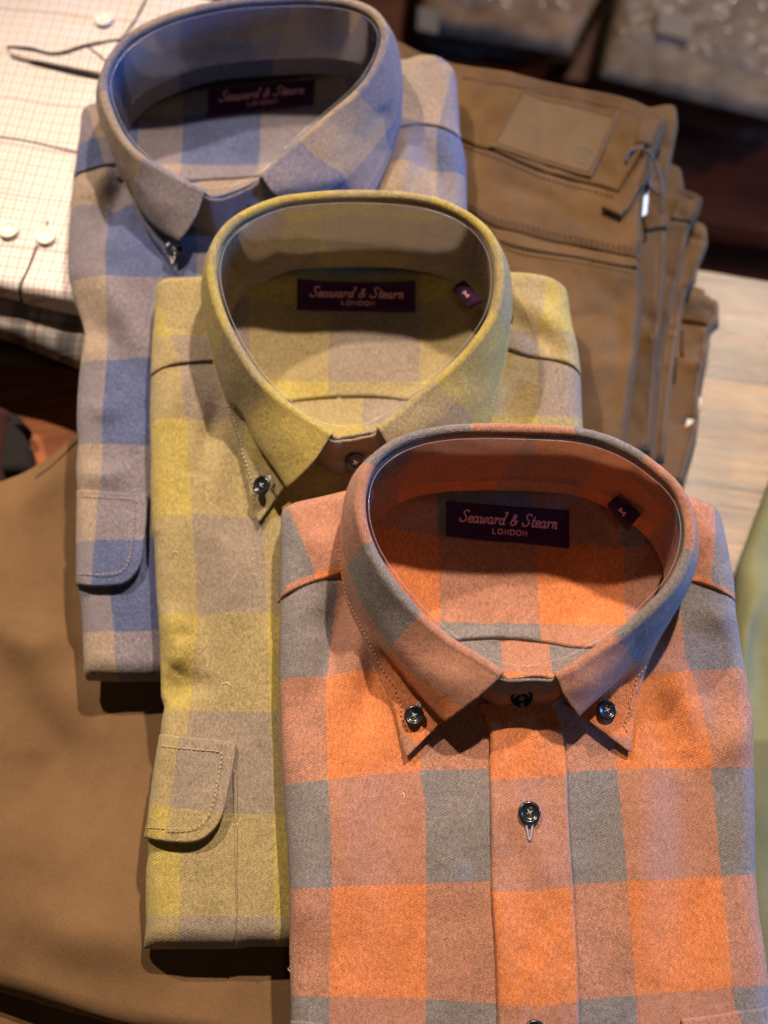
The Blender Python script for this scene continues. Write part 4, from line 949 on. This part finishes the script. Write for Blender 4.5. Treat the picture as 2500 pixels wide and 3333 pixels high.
# chest pocket flap
def flap(sh, root, mat, A, B, check, stitch, lift=.0035, inset=None):
    def lf(i, j): return .0010 + lift * sstep(0, 1, 1 - j) * (.45 + .55 * i)
    o = patch(sh, 'pocket_flap', A, B, mat, root, thick=.0016, lift=lf, r=.0010, rolled=(1, 1, 0, 1), n=70, m=50, check=check)
    if inset:
        q = resample(sh.pt(inset), 200)
        qa = resample(sh.pt(A), 60); qb = resample(sh.pt(B), 60)
        P = sh.on(q, 0)
        # height of the flap above the body at each stitch
        dA, _ = seg_dist(q[:, 0], q[:, 1], qa); dB, _ = seg_dist(q[:, 0], q[:, 1], qb); j = dA / (dA + dB + 1e-9)
        aa, tt = seg_dist(q[:, 0], q[:, 1], qb)
        h = lf(tt, j) + .0019
        stitches(sh.f.world(q[:, 0], q[:, 1], sh.H(q[:, 0], q[:, 1]) + h), sh.f.ez, stitch, o)
    return o
flap(SHB, rB, M['blue'], c7([(372, 1640), (440, 1645), (540, 1645), (610, 1632), (665, 1580), (690, 1520), (698, 1450)]), c7([(372, 1180), (450, 1178), (550, 1185), (640, 1195), (700, 1198), (716, 1202), (716, 1240)]),
     CheckMap(fB, [(0, c7([(472, 1190), (440, 1640)])), (1, c7([(790, 1190), (790, 1640)]))], [(1, c7([(370, 1415), (720, 1415)]))], z=.004), M['stitch_b'],
     inset=c7([(380, 1590), (450, 1592), (540, 1590), (600, 1575), (632, 1520), (645, 1420), (655, 1300), (660, 1240), (640, 1228), (560, 1222), (450, 1216), (385, 1214)]))
rB_l = None

# ---------------- yellow (middle)
fY = Frame(.160, 12, 0)
cmY = CheckMap(fY, [(0, [(330, 900), (330, 3200)]), (1, [(560, 920), (610, 1400), (632, 1800), (642, 2000), (610, 2400), (588, 2700), (583, 3100)]), (2, [(800, 900), (850, 1500), (868, 2000), (892, 2700), (892, 3100)]), (3, [(1180, 900), (1180, 3100)]), (4, [(1480, 900), (1480, 3100)]), (5, [(1750, 900), (1750, 3100)])],
    [(0, [(470, 2978), (950, 2985)]), (1, [(470, 2640), (950, 2652)]), (2, [(500, 2312), (950, 2318)]), (3, [(510, 1998), (900, 1992)]), (4, [(480, 1675), (900, 1680)]), (5, [(480, 1366), (1900, 1352)]), (6, [(480, 1040), (1900, 1040)])])
cenY = fY.loc(np.array([1155., 1080.]), 0)
SHY, rY = shirt('yellow_flannel_shirt', 'mustard yellow and taupe checked flannel shirt, middle of the three', fY, M['yellow'],
    c3([(76, 412), (68, 430), (64, 500), (50, 640), (47, 730), (42, 900), (44, 1100), (50, 1327)]) + c13([(95, 500), (115, 1000), (130, 1400), (148, 1600), (160, 1900), (165, 2150)]) + c8([(870, 100), (890, 170), (872, 260), (868, 320), (840, 500), (815, 700), (800, 860), (805, 950), (790, 1060), (788, 1200), (790, 1350), (778, 1450)]),
    c3([(1520, 415), (1542, 440), (1552, 540), (1585, 680), (1592, 760), (1600, 930)]) + c0([(1900, 1500), (1900, 3100)]),
    c3([(68, 414), (85, 404), (150, 402), (250, 398), (600, 350), (1000, 350), (1320, 380), (1400, 384), (1450, 392), (1500, 404), (1540, 428)]),
    c8([(775, 1470), (830, 1478), (1000, 1476), (1280, 1474), (1350, 1462), (1560, 1462)]) + c0([(1900, 3080)]), TH, 2, cmY,
    [(c13([(560, 20), (490, 250), (470, 500)]), .006, -.0036), (c13([(500, 40), (430, 300), (400, 520)]), .006, .0016), (c13([(560, 200), (560, 500), (570, 800)]), .007, .0018), (c13([(640, 200), (690, 600), (770, 1000), (840, 1400)]), .010, -.0024), (c13([(620, 900), (700, 1200), (730, 1500)]), .008, .002),
     (c13([(500, 1150), (450, 1500), (440, 1800), (300, 2000)]), .008, -.0024), (c13([(360, 1700), (330, 1850), (260, 1950)]), .008, .003), (c13([(180, 1950), (260, 2080), (230, 2200)]), .008, -.0022), (c13([(480, 1950), (420, 2150)]), .006, -.0018),
     (c3([(1340, 520), (1420, 590), (1500, 650)]), .005, -.0014), (c3([(1370, 480), (1450, 540), (1560, 600)]), .006, .0014), (c3([(1400, 760), (1360, 850), (1330, 900)]), .008, -.0018), (c3([(180, 720), (160, 800), (130, 900)]), .007, .0014),
     (c13([(120, 1560), (250, 1620), (340, 1700)]), .008, .0016)],
    (cenY[0], cenY[1], .086, .066, .014))
patch(SHY, 'yoke', c3([(45, 752), (75, 727), (130, 708), (200, 700), (300, 694)]), c3([(66, 420), (130, 406), (200, 403), (330, 400)]), M['yellow'], rY, .0014, rolled=(1, 0, 0, 0), wav=.0005, check=CheckMap(fY, [(1, c3([(60, 440), (150, 690)])), (2, c3([(430, 400), (430, 700)]))], [(1, c3([(40, 330), (320, 330)]))], z=.001))
patch(SHY, 'yoke', c3([(1290, 640), (1325, 652), (1400, 676), (1500, 692), (1560, 712), (1594, 748)]), c3([(1290, 380), (1400, 388), (1450, 396), (1500, 408), (1530, 428), (1550, 470)]), M['yellow'], rY, .0014, rolled=(1, 0, 0, 0), wav=.0005, check=CheckMap(fY, [(1, c3([(1130, 400), (1130, 700)])), (2, c3([(1470, 400), (1430, 690)]))], [(1, c3([(1290, 300), (1600, 320)]))], z=.001))
patch(SHY, 'inner_yoke', c3([(400, 850), (620, 832), (750, 824), (880, 826), (1000, 836), (1140, 830)]), c3([(300, 470), (470, 350), (620, 322), (900, 322), (1120, 350), (1275, 460)]), M['yellow'], rY, .0016, rolled=(1, 0, 0, 0), n=70, m=50,
      check=CheckMap(fY, [(0, c3([(400, 340), (400, 840)])), (1, c3([(690, 340), (683, 840)])), (2, c3([(1018, 340), (1016, 840)])), (3, c3([(1330, 340), (1330, 840)]))], [(1, c3([(400, 752), (1100, 752)])), (2, c3([(400, 470), (1100, 470)]))], z=-.008))
SLy = [ST(c3, (695, 965, .026), (622, 1058, .025), (542, 1142, .014), (532, 1140, .006), (430, 1272, .004)),
       ST(c3, (600, 905, .027), (545, 985, .026), (487, 1058, .014), (472, 1060, .006), (408, 1205, .003)),
       ST(c3, (510, 840, .029), (468, 912, .025), (430, 980, .014), (420, 990, .007), (388, 1100, .003)),
       ST(c3, (435, 765, .031), (405, 825, .025), (385, 880, .015), (378, 900, .008), (365, 1000, .003)),
       ST(c3, (370, 672, .034), None, None, None, (335, 895, .003)), ST(c3, (318, 578, .037), None, None, None, (300, 790, .003)), ST(c3, (284, 490, .039), None, None, None, (272, 670, .003)),
       ST(c3, (266, 415, .040), None, None, None, None)]
SRy = [ST(c3, (865, 945, .026), (900, 990, .025), (940, 1040, .014), (905, 1010, .006), (1080, 1180, .004)),
       ST(c3, (930, 898, .027), (985, 950, .026), (1030, 1000, .016), None, (1130, 1110, .003)),
       ST(c3, (1000, 840, .028), (1065, 890, .027), (1115, 940, .018), None, (1200, 1030, .003)),
       ST(c3, (1075, 775, .030), (1140, 830, .028), (1185, 880, .018), None, (1245, 950, .003)),
       ST(c3, (1155, 698, .033), (1210, 755, .028), (1245, 800, .018), None, (1275, 870, .003)), ST(c3, (1230, 610, .036), None, None, None, (1303, 770, .003)), ST(c3, (1282, 520, .038), None, None, None, (1322, 665, .003)),
       ST(c3, (1302, 420, .040), None, None, None, None)]
BKy = c3([(264, 350, .041), (286, 270, .042), (340, 202, .043), (420, 152, .044), (520, 115, .044), (640, 99, .045), (760, 94, .045), (880, 97, .045), (1000, 109, .045), (1100, 133, .044), (1190, 177, .043), (1258, 242, .042), (1296, 325, .041)])
colY = make_collar(SHY, M['yellow'], rY, SLy, SRy, BKy, c3([(695, 965, .026), (740, 968, .024), (785, 962, .024), (830, 952, .025), (865, 945, .026)]),
    [(0, .35), (2.8, 1.0), (5, 2.0), (8, 3.0), (10.5, 4.0), (13.5, 5.0), (16.5, 6.0), (19.5, 7.0), (22, 8.0), (25, 9.0), (28, 10.0)], stitch=M['stitch_y'], seedk=2, vcross=-.15, leafw=.05, bu=1.0, bv=1.75)
plastic(colY, SHY, rY, c3([(500, 822, .027), (580, 880, .025), (680, 918, .023), (760, 928, .022), (840, 908, .023), (930, 858, .025), (1010, 795, .027)]))
neck_label(SHY, rY, c3([(573, 402), (997, 410), (997, 524), (572, 515)]))
size_tab(SHY, rY, c3([(1175, 400), (1243, 478), (1192, 506), (1130, 435)]), None, .012, .008)
collar_button(colY, SHY, rY, c3([(447, 1140)])[0], .0085, .0047, (-.55, -.1), loop=c3([(478, 1105)])[0])
collar_button(colY, SHY, rY, c3([(782, 1056)])[0], .013, .0050, (0, -.85))
flap(SHY, rY, M['yellow'], c8([(788, 878), (850, 892), (960, 905), (1060, 902), (1130, 868), (1190, 800), (1225, 700), (1240, 600)]), c8([(862, 318), (960, 325), (1060, 335), (1160, 345), (1240, 355), (1272, 362), (1278, 395), (1268, 460)]),
     CheckMap(fY, [(0, c8([(560, 330), (560, 900)])), (1, c8([(965, 330), (890, 900)])), (2, c8([(1500, 330), (1500, 900)]))], [(1, c8([(800, 690), (1250, 750)]))], z=.004), M['stitch_y'],
     inset=c8([(800, 822), (900, 828), (1000, 832), (1080, 818), (1130, 770), (1165, 680), (1185, 560), (1203, 440), (1180, 414), (1060, 402), (940, 390), (870, 384)]), lift=.004)
q = c8([(870, 382), (1000, 392), (1100, 402), (1200, 420)])
patch(SHY, 'pocket_edge', c8([(1255, 505), (1262, 700), (1268, 1000), (1274, 1300), (1278, 1468)]), c8([(1283, 510), (1284, 700), (1282, 1000), (1282, 1300), (1284, 1468)]), M['yellow'], rY, .0010, rolled=(1, 1, 1, 0), n=80, m=12, check=cmY)
b = Bag(); p = SHY.on(SHY.pt(c3([(1341, 545)])), .0025)[0]; b.tube([p - fY.ez * .001, p + fY.ez * .0012], .0013, 12); b.tube(catmull([p, SHY.on(SHY.pt(c3([(1330, 520)])), .003)[0], SHY.on(SHY.pt(c3([(1322, 490)])), .002)[0]], 8), .0003, 6)
M['pin'] = plain('steel_pin', (.8, .75, .65), .2, 1.0)
b.build('steel_pin', M['pin'], rY)

# ---------------- orange (front)
fO = Frame(.184, 12, 0)
cmO = CheckMap(fO, [(-1, c2([(-90, 0), (-80, 1000)])), (0, c1([(250, 600), (225, 800), (212, 950)]) + c2([(218, 220), (228, 400), (235, 585), (228, 800), (222, 1000)])), (1, c1([(520, 800), (520, 1190)]) + c2([(522, 220), (538, 320), (541, 585), (540, 1000)])),
     (2, c2([(800, 0), (800, 1000)])), (3, c2([(960, 0), (970, 1000)])), (4, c1([(1180, 900)]) + c2([(1163, 210), (1190, 500), (1200, 600), (1228, 1000)])), (5, c1([(1372, 700), (1390, 850), (1440, 1000), (1470, 1150)]) + c2([(1478, 220), (1510, 560), (1545, 950)])), (6, c2([(1800, 0), (1850, 1000)]))],
    [(0, c2([(95, 948), (540, 955), (770, 972), (1030, 960), (1220, 945), (1645, 912)])), (1, c2([(95, 596), (235, 592), (540, 578), (740, 572), (1020, 580), (1190, 572), (1510, 555), (1620, 548)])), (2, c2([(70, 255), (220, 240), (520, 208), (740, 205), (1000, 215), (1160, 205), (1480, 200), (1610, 198)])),
     (3, c1([(60, 912), (220, 900), (380, 885), (1300, 900), (1400, 888), (1580, 878)])), (4, c1([(60, 560), (1560, 520)])), (5, c1([(60, 230), (1560, 200)]))])
cenO = fO.loc(np.array([1700., 1800.]), 0)
SHO, rO = shirt('orange_flannel_shirt', 'orange and grey checked flannel shirt, nearest of the three', fO, M['orange'],
    c1([(80, 345), (68, 370), (64, 430), (62, 640), (58, 900), (64, 1050), (70, 1200)]) + c2([(78, 350), (88, 480), (95, 640), (92, 800), (97, 950), (98, 1039)]) + c0([(950, 3700)]),
    c1([(1480, 350), (1500, 385), (1520, 480), (1545, 600), (1550, 700), (1565, 800), (1590, 930), (1608, 1060), (1606, 1150), (1610, 1240)]) + c2([(1612, 300), (1614, 540), (1625, 680), (1645, 800), (1655, 900), (1665, 1039)]) + c0([(2540, 3700)]),
    c1([(72, 362), (100, 343), (200, 322), (290, 300), (700, 265), (1000, 265), (1380, 318), (1440, 332), (1490, 352)]), [(950, 3650), (2530, 3650)], TH, 5, cmO,
    [(c1([(270, 600), (235, 780), (215, 930)]), .006, -.0036), (c1([(330, 740), (310, 850), (300, 950)]), .006, .0020), (c1([(370, 850), (345, 980), (340, 1100)]), .006, -.0018), (c1([(160, 900), (150, 1020), (180, 1150)]), .010, -.0016),
     (c1([(1350, 900), (1380, 1000), (1400, 1120)]), .007, .0018), (c1([(1300, 950), (1330, 1050), (1350, 1150)]), .007, -.0014), (c2([(1270, 100), (1270, 400), (1250, 800)]), .010, .0014), (c2([(660, 300), (640, 500), (680, 700)]), .014, .0016),
     (c1([(1540, 700), (1500, 720), (1440, 700)]), .006, .0014), (c1([(1600, 1050), (1560, 1120), (1480, 1160)]), .008, .0018), (c2([(120, 700), (150, 800), (130, 900)]), .008, -.0018), (c2([(150, 620), (110, 700), (180, 860)]), .008, .0014),
     (c1([(790, 690), (778, 770)]), .003, .0009), (c1([(740, 700), (790, 765)]), .003, -.0008), (c1([(830, 700), (815, 770)]), .0025, -.0007), (c1([(680, 760), (900, 750)]), .004, .0008), (c2([(330, 60), (300, 500), (340, 900)]), .013, .0012), (c2([(1380, 200), (1400, 600), (1350, 900)]), .012, -.0014), (c1([(200, 680), (180, 780)]), .006, -.0012),
     (c1([(1400, 400), (1450, 450), (1500, 470)]), .007, .0014), (c1([(120, 420), (170, 480), (220, 520)]), .008, .0012)],
    (cenO[0], cenO[1], .086, .066, .014))
patch(SHO, 'yoke', c1([(56, 668), (90, 638), (140, 612), (200, 592), (330, 560)]), c1([(66, 380), (120, 345), (200, 325), (330, 300)]), M['orange'], rO, .0015, rolled=(1, 0, 0, 0), wav=.0005, check=CheckMap(fO, [(0, c13([(1085, 790), (1275, 1240)])), (1, c1([(400, 300), (400, 600)]))], [(1, c13([(1000, 1400), (1100, 1320), (1290, 1250), (1450, 1200)])), (2, c1([(60, 270), (300, 240)]))], z=.001))
patch(SHO, 'yoke', c1([(1340, 585), (1385, 594), (1450, 610), (1520, 640), (1552, 662)]), c1([(1340, 325), (1400, 335), (1450, 345), (1490, 360), (1512, 420)]), M['orange'], rO, .0015, rolled=(1, 0, 0, 0), wav=.0005, check=CheckMap(fO, [(0, c1([(1180, 300), (1180, 600)])), (1, c12([(518, 190), (495, 480)]))], [(1, c12([(400, 445), (480, 465), (590, 510)])), (2, c12([(400, 130), (590, 160)]))], z=.001))
patch(SHO, 'inner_yoke', c1([(440, 800), (590, 795), (700, 786), (820, 786), (930, 798), (1050, 815), (1225, 800)]), c1([(335, 420), (480, 285), (620, 255), (900, 252), (1150, 280), (1375, 430)]), M['orange'], rO, .0017, rolled=(1, 0, 0, 0), n=80, m=60,
      check=CheckMap(fO, [(0, c1([(270, 300), (270, 800)])), (1, c1([(572, 270), (583, 500), (585, 790)])), (2, c1([(885, 270), (905, 500), (918, 800)])), (3, c1([(1150, 270), (1190, 500), (1190, 760)]))], [(0, c1([(590, 725), (920, 728), (1200, 745)])), (1, c1([(400, 425), (580, 435), (900, 455), (1200, 480)]))], z=-.008))
SLo = [ST(c1, (785, 905, .026), (697, 984, .025), (608, 1050, .014), (596, 1052, .006), (475, 1172, .004)),
       ST(c1, (700, 850, .027), (610, 930, .027), (545, 988, .014), (522, 985, .006), (455, 1100, .003)),
       ST(c1, (610, 793, .028), (530, 868, .026), (487, 920, .014), (472, 928, .007), (430, 1000, .003)),
       ST(c1, (522, 717, .031), (450, 790, .026), (422, 835, .015), (408, 850, .008), (385, 905, .003)),
       ST(c1, (456, 642, .034), (390, 705, .026), (365, 745, .016), None, (340, 810, .003)), ST(c1, (400, 570, .036), None, None, None, (305, 725, .003)), ST(c1, (354, 492, .038), None, None, None, (275, 630, .003)),
       ST(c1, (325, 402, .040), None, None, None, (262, 530, .003))]
SRo = [ST(c1, (965, 915, .026), (1000, 978, .025), (1038, 1036, .014), (1000, 1000, .006), (1207, 1157, .004)),
       ST(c1, (1022, 884, .027), (1070, 938, .026), (1108, 968, .015), (1112, 975, .007), (1215, 1085, .003)),
       ST(c1, (1100, 832, .028), (1148, 872, .026), (1175, 895, .016), (1185, 915, .008), (1226, 1000, .003)),
       ST(c1, (1190, 765, .030), (1225, 800, .026), (1238, 830, .017), None, (1250, 900, .003)), ST(c1, (1262, 700, .033), None, None, None, (1283, 815, .003)), ST(c1, (1338, 622, .036), None, None, None, (1328, 725, .003)),
       ST(c1, (1385, 540, .038), None, None, None, (1372, 640, .003)), ST(c1, (1405, 450, .040), None, None, None, None)]
BKo = c1([(322, 315, .041), (345, 238, .042), (400, 176, .043), (480, 132, .044), (580, 107, .044), (700, 98, .045), (850, 100, .045), (1000, 107, .045), (1100, 126, .044), (1200, 166, .043), (1290, 227, .042), (1362, 295, .041), (1398, 370, .040)])
colO = make_collar(SHO, M['orange'], rO, SLo, SRo, BKo, c1([(785, 905, .026), (830, 912, .024), (875, 908, .024), (925, 908, .025), (965, 915, .026)]),
    [(0, .2), (3.1, 1.0), (6.2, 2.0), (9.3, 3.0), (12.9, 4.0), (15.2, 5.0), (17.5, 6.0), (21.5, 7.0), (25.3, 8.0), (28, 8.8)], stitch=M['stitch_o'], seedk=3, vcross=.72, leafw=.034)
plastic(colO, SHO, rO, c1([(600, 762, .027), (690, 825, .025), (770, 856, .023), (860, 872, .022), (920, 864, .022), (1010, 838, .024), (1100, 788, .026)]), holes=[(62, 3, 1.6, 1.3), (69, 3, 1.7, 1.3), (77, 3, 1.8, 1.2), (86, 3, 1.8, 1.2)])
neck_label(SHO, rO, c1([(606, 337), (1006, 368), (1007, 492), (604, 453)]))
size_tab(SHO, rO, c1([(1175, 308), (1243, 378), (1200, 432), (1132, 345)]), None, .012, .006)
# placket
cmP = CheckMap(fO, [(0, c2([(640, 0), (660, 1039)])), (1, c2([(1100, 0), (1130, 1039)]))], [(0, c2([(770, 975), (900, 978), (1030, 965)])), (1, c2([(745, 606), (880, 606), (1020, 590)])), (2, c2([(740, 245), (860, 240), (1000, 225)])), (3, c1([(700, 900), (1000, 900)]))])
PLA = c1([(712, 1000), (735, 1060), (745, 1110)]) + c2([(745, 200), (750, 350), (752, 600), (765, 800), (772, 1039)]) + c0([(1625, 3600)])
PLB = c1([(945, 985), (975, 1050), (992, 1110)]) + c2([(1000, 200), (1005, 350), (1020, 600), (1032, 800), (1040, 1039)]) + c0([(1890, 3600)])
patch(SHO, 'placket', PLA, PLB, M['orange'], rO, .0034, r=.0018, rolled=(1, 1, 0, 0), n=200, m=50, check=cmP, wav=.0008)
for (bx, by), lp_ in (((876, 348), (878, 438)), ((893, 1064), None)):
    p = SHO.on(SHO.pt(c2([(bx, by)]), .0035), .0048)[0]; button(p, fO.ez + .05 * fO.ex, .0047, rO, M['button'])
    if lp_:
        A = SHO.on(SHO.pt(c2([lp_]), .004), .0044)[0]; b = Bag(); s_ = fO.ex
        b.tube(catmull([p - s_ * .0022 - fO.ez * .0002, (p + A) / 2 - s_ * .0012 + fO.ez * .0001, A, (p + A) / 2 + s_ * .0012 + fO.ez * .0001, p + s_ * .0022 - fO.ez * .0002], 26), .0004, 6)
        b.build('buttonhole_thread', M['thread'], rO)
collar_button(colO, SHO, rO, c1([(501, 1035)])[0], .0065, .0043, (-.15, 0), loop=c1([(522, 985)])[0])
collar_button(colO, SHO, rO, c1([(1130, 1018)])[0], .0065, .0043, (.25, .0), loop=c1([(1112, 968)])[0])
collar_button(colO, SHO, rO, c1([(852, 975)])[0], .0135, .0048, (.05, -.75))
# pocket flap tops at the bottom edge
flap(SHO, rO, M['orange'], c0([(2225, 3480), (2350, 3490), (2520, 3470)]), c2([(1372, 1020), (1450, 1012), (1560, 995), (1662, 978)]), CheckMap(fO, [(0, c2([(1350, 900), (1350, 1100)])), (1, c2([(1560, 900), (1560, 1100)]))], [(0, c0([(2200, 3600), (2500, 3600)])), (1, c2([(1300, 1200), (1660, 1200)]))]), M['stitch_o'])
flap(SHO, rO, M['orange'], c0([(950, 3480), (1050, 3490), (1180, 3500)]), c2([(96, 1026), (150, 1028), (230, 1042), (330, 1060)]), cmO, M['stitch_o'])

# lint and loose threads
def lint(sh, root, pxs, r_=.00013, mat='lint'):
    q = sh.pt(pxs); b = Bag(); P = sh.on(q, .0006); b.tube(catmull(P, 14), r_, 5); b.build('loose_thread', M[mat], root)
M['lint'] = plain('white_lint', (.75, .70, .62), .9)
lint(SHO, rO, c2([(464, 282), (468, 290), (468, 302)]), .00016); lint(SHO, rO, c12([(575, 620), (590, 626), (600, 640)]))
lint(SHO, rO, c2([(96, 850), (88, 858), (96, 866)])); lint(SHY, rY, c8([(1262, 800), (1275, 815), (1284, 800), (1276, 790)]), .00016)
lint(SHY, rY, c13([(250, 1100), (275, 1095), (290, 1110)])); lint(SHY, rY, c13([(600, 2050), (640, 2040), (670, 2060)])); lint(SHY, rY, c3([(715, 840), (725, 815), (728, 838)]))
# ---------------- brushed nap: short loose fibres standing on the flannel
def fuzz(obj, mat, root, count, ln=.0009, seed=0, zmin=None):
    dg = bpy.context.evaluated_depsgraph_get(); me = obj.data
    n = len(me.polygons); rs = np.random.RandomState(seed)
    co = np.empty(len(me.vertices) * 3, np.float32); me.vertices.foreach_get('co', co); co = co.reshape(-1, 3)
    vi = np.empty(len(me.loops), np.int32); me.loops.foreach_get('vertex_index', vi)
    nr = np.empty(n * 3, np.float32); me.polygons.foreach_get('normal', nr); nr = nr.reshape(-1, 3)
    ar = np.empty(n, np.float32); me.polygons.foreach_get('area', ar)
    ct = np.empty(n * 3, np.float32); me.polygons.foreach_get('center', ct); ct = ct.reshape(-1, 3)
    off = np.array(root.location); view = CAM - (ct + off); view /= np.linalg.norm(view, axis=1)[:, None]
    two = obj.name.startswith('collar')
    if two: nr = np.where(nr[:, 2:3] < -.2, -nr, nr)
    p = ar * ((nr[:, 2] > -.3) if not two else 1.0); p = p / p.sum()
    k = rs.choice(n, count, p=p)
    r1, r2 = rs.rand(2, count, 1); q = vi.reshape(n, 4)[k]
    P = (co[q[:, 0]] * (1 - r1) + co[q[:, 1]] * r1) * (1 - r2) + (co[q[:, 3]] * (1 - r1) + co[q[:, 2]] * r1) * r2 + off
    N_ = nr[k]; T = rs.randn(count, 3); T -= (T * N_).sum(1)[:, None] * N_; T /= np.linalg.norm(T, axis=1)[:, None]
    L = ln * (.4 + rs.rand(count, 1) ** 2 * 1.4); up = .25 + .8 * rs.rand(count, 1)
    D = T + N_ * up; D /= np.linalg.norm(D, axis=1)[:, None]; S = np.cross(D, N_); S /= np.linalg.norm(S, axis=1)[:, None]; w_ = .00004
    P = P + N_ * (.0006 if two else -.0001)
    a = P - S * w_; b = P + S * w_; m1 = P + D * L * .55 + S * w_ * .8 + N_ * L * .05; m2 = P + D * L * .55 - S * w_ * .8 + N_ * L * .05; e = P + D * L * .9 - N_ * L * .12 + T * L * .2
    e1 = e + S * w_ * .4; e2 = e - S * w_ * .4
    V = np.stack([a, b, m1, m2, e1, e2], 1).reshape(-1, 3); i = np.arange(count)[:, None] * 6
    F = np.concatenate([i + np.array([[0, 1, 2, 3]]), i + np.array([[3, 2, 4, 5]])])
    o = mesh_obj('nap_fibres', V, F, mat, root); o['kind'] = 'stuff'
    return o
M['nap_o'] = plain('orange_nap', (.46, .27, .18), .9); M['nap_y'] = plain('straw_nap', (.46, .39, .20), .9); M['nap_b'] = plain('mauve_nap', (.32, .28, .29), .9)
for rt_, mt_, nb_, nl_ in ((rO, 'nap_o', 26000, 12000), (rY, 'nap_y', 20000, 9000), (rB, 'nap_b', 8000, 5000)):
    for ch in list(rt_.children):
        if ch.name.startswith('shirt_body'): fuzz(ch, M[mt_], rt_, nb_, seed=5)
        elif ch.name.split('.')[0] == 'collar': fuzz(ch, M[mt_], rt_, nl_, seed=6)
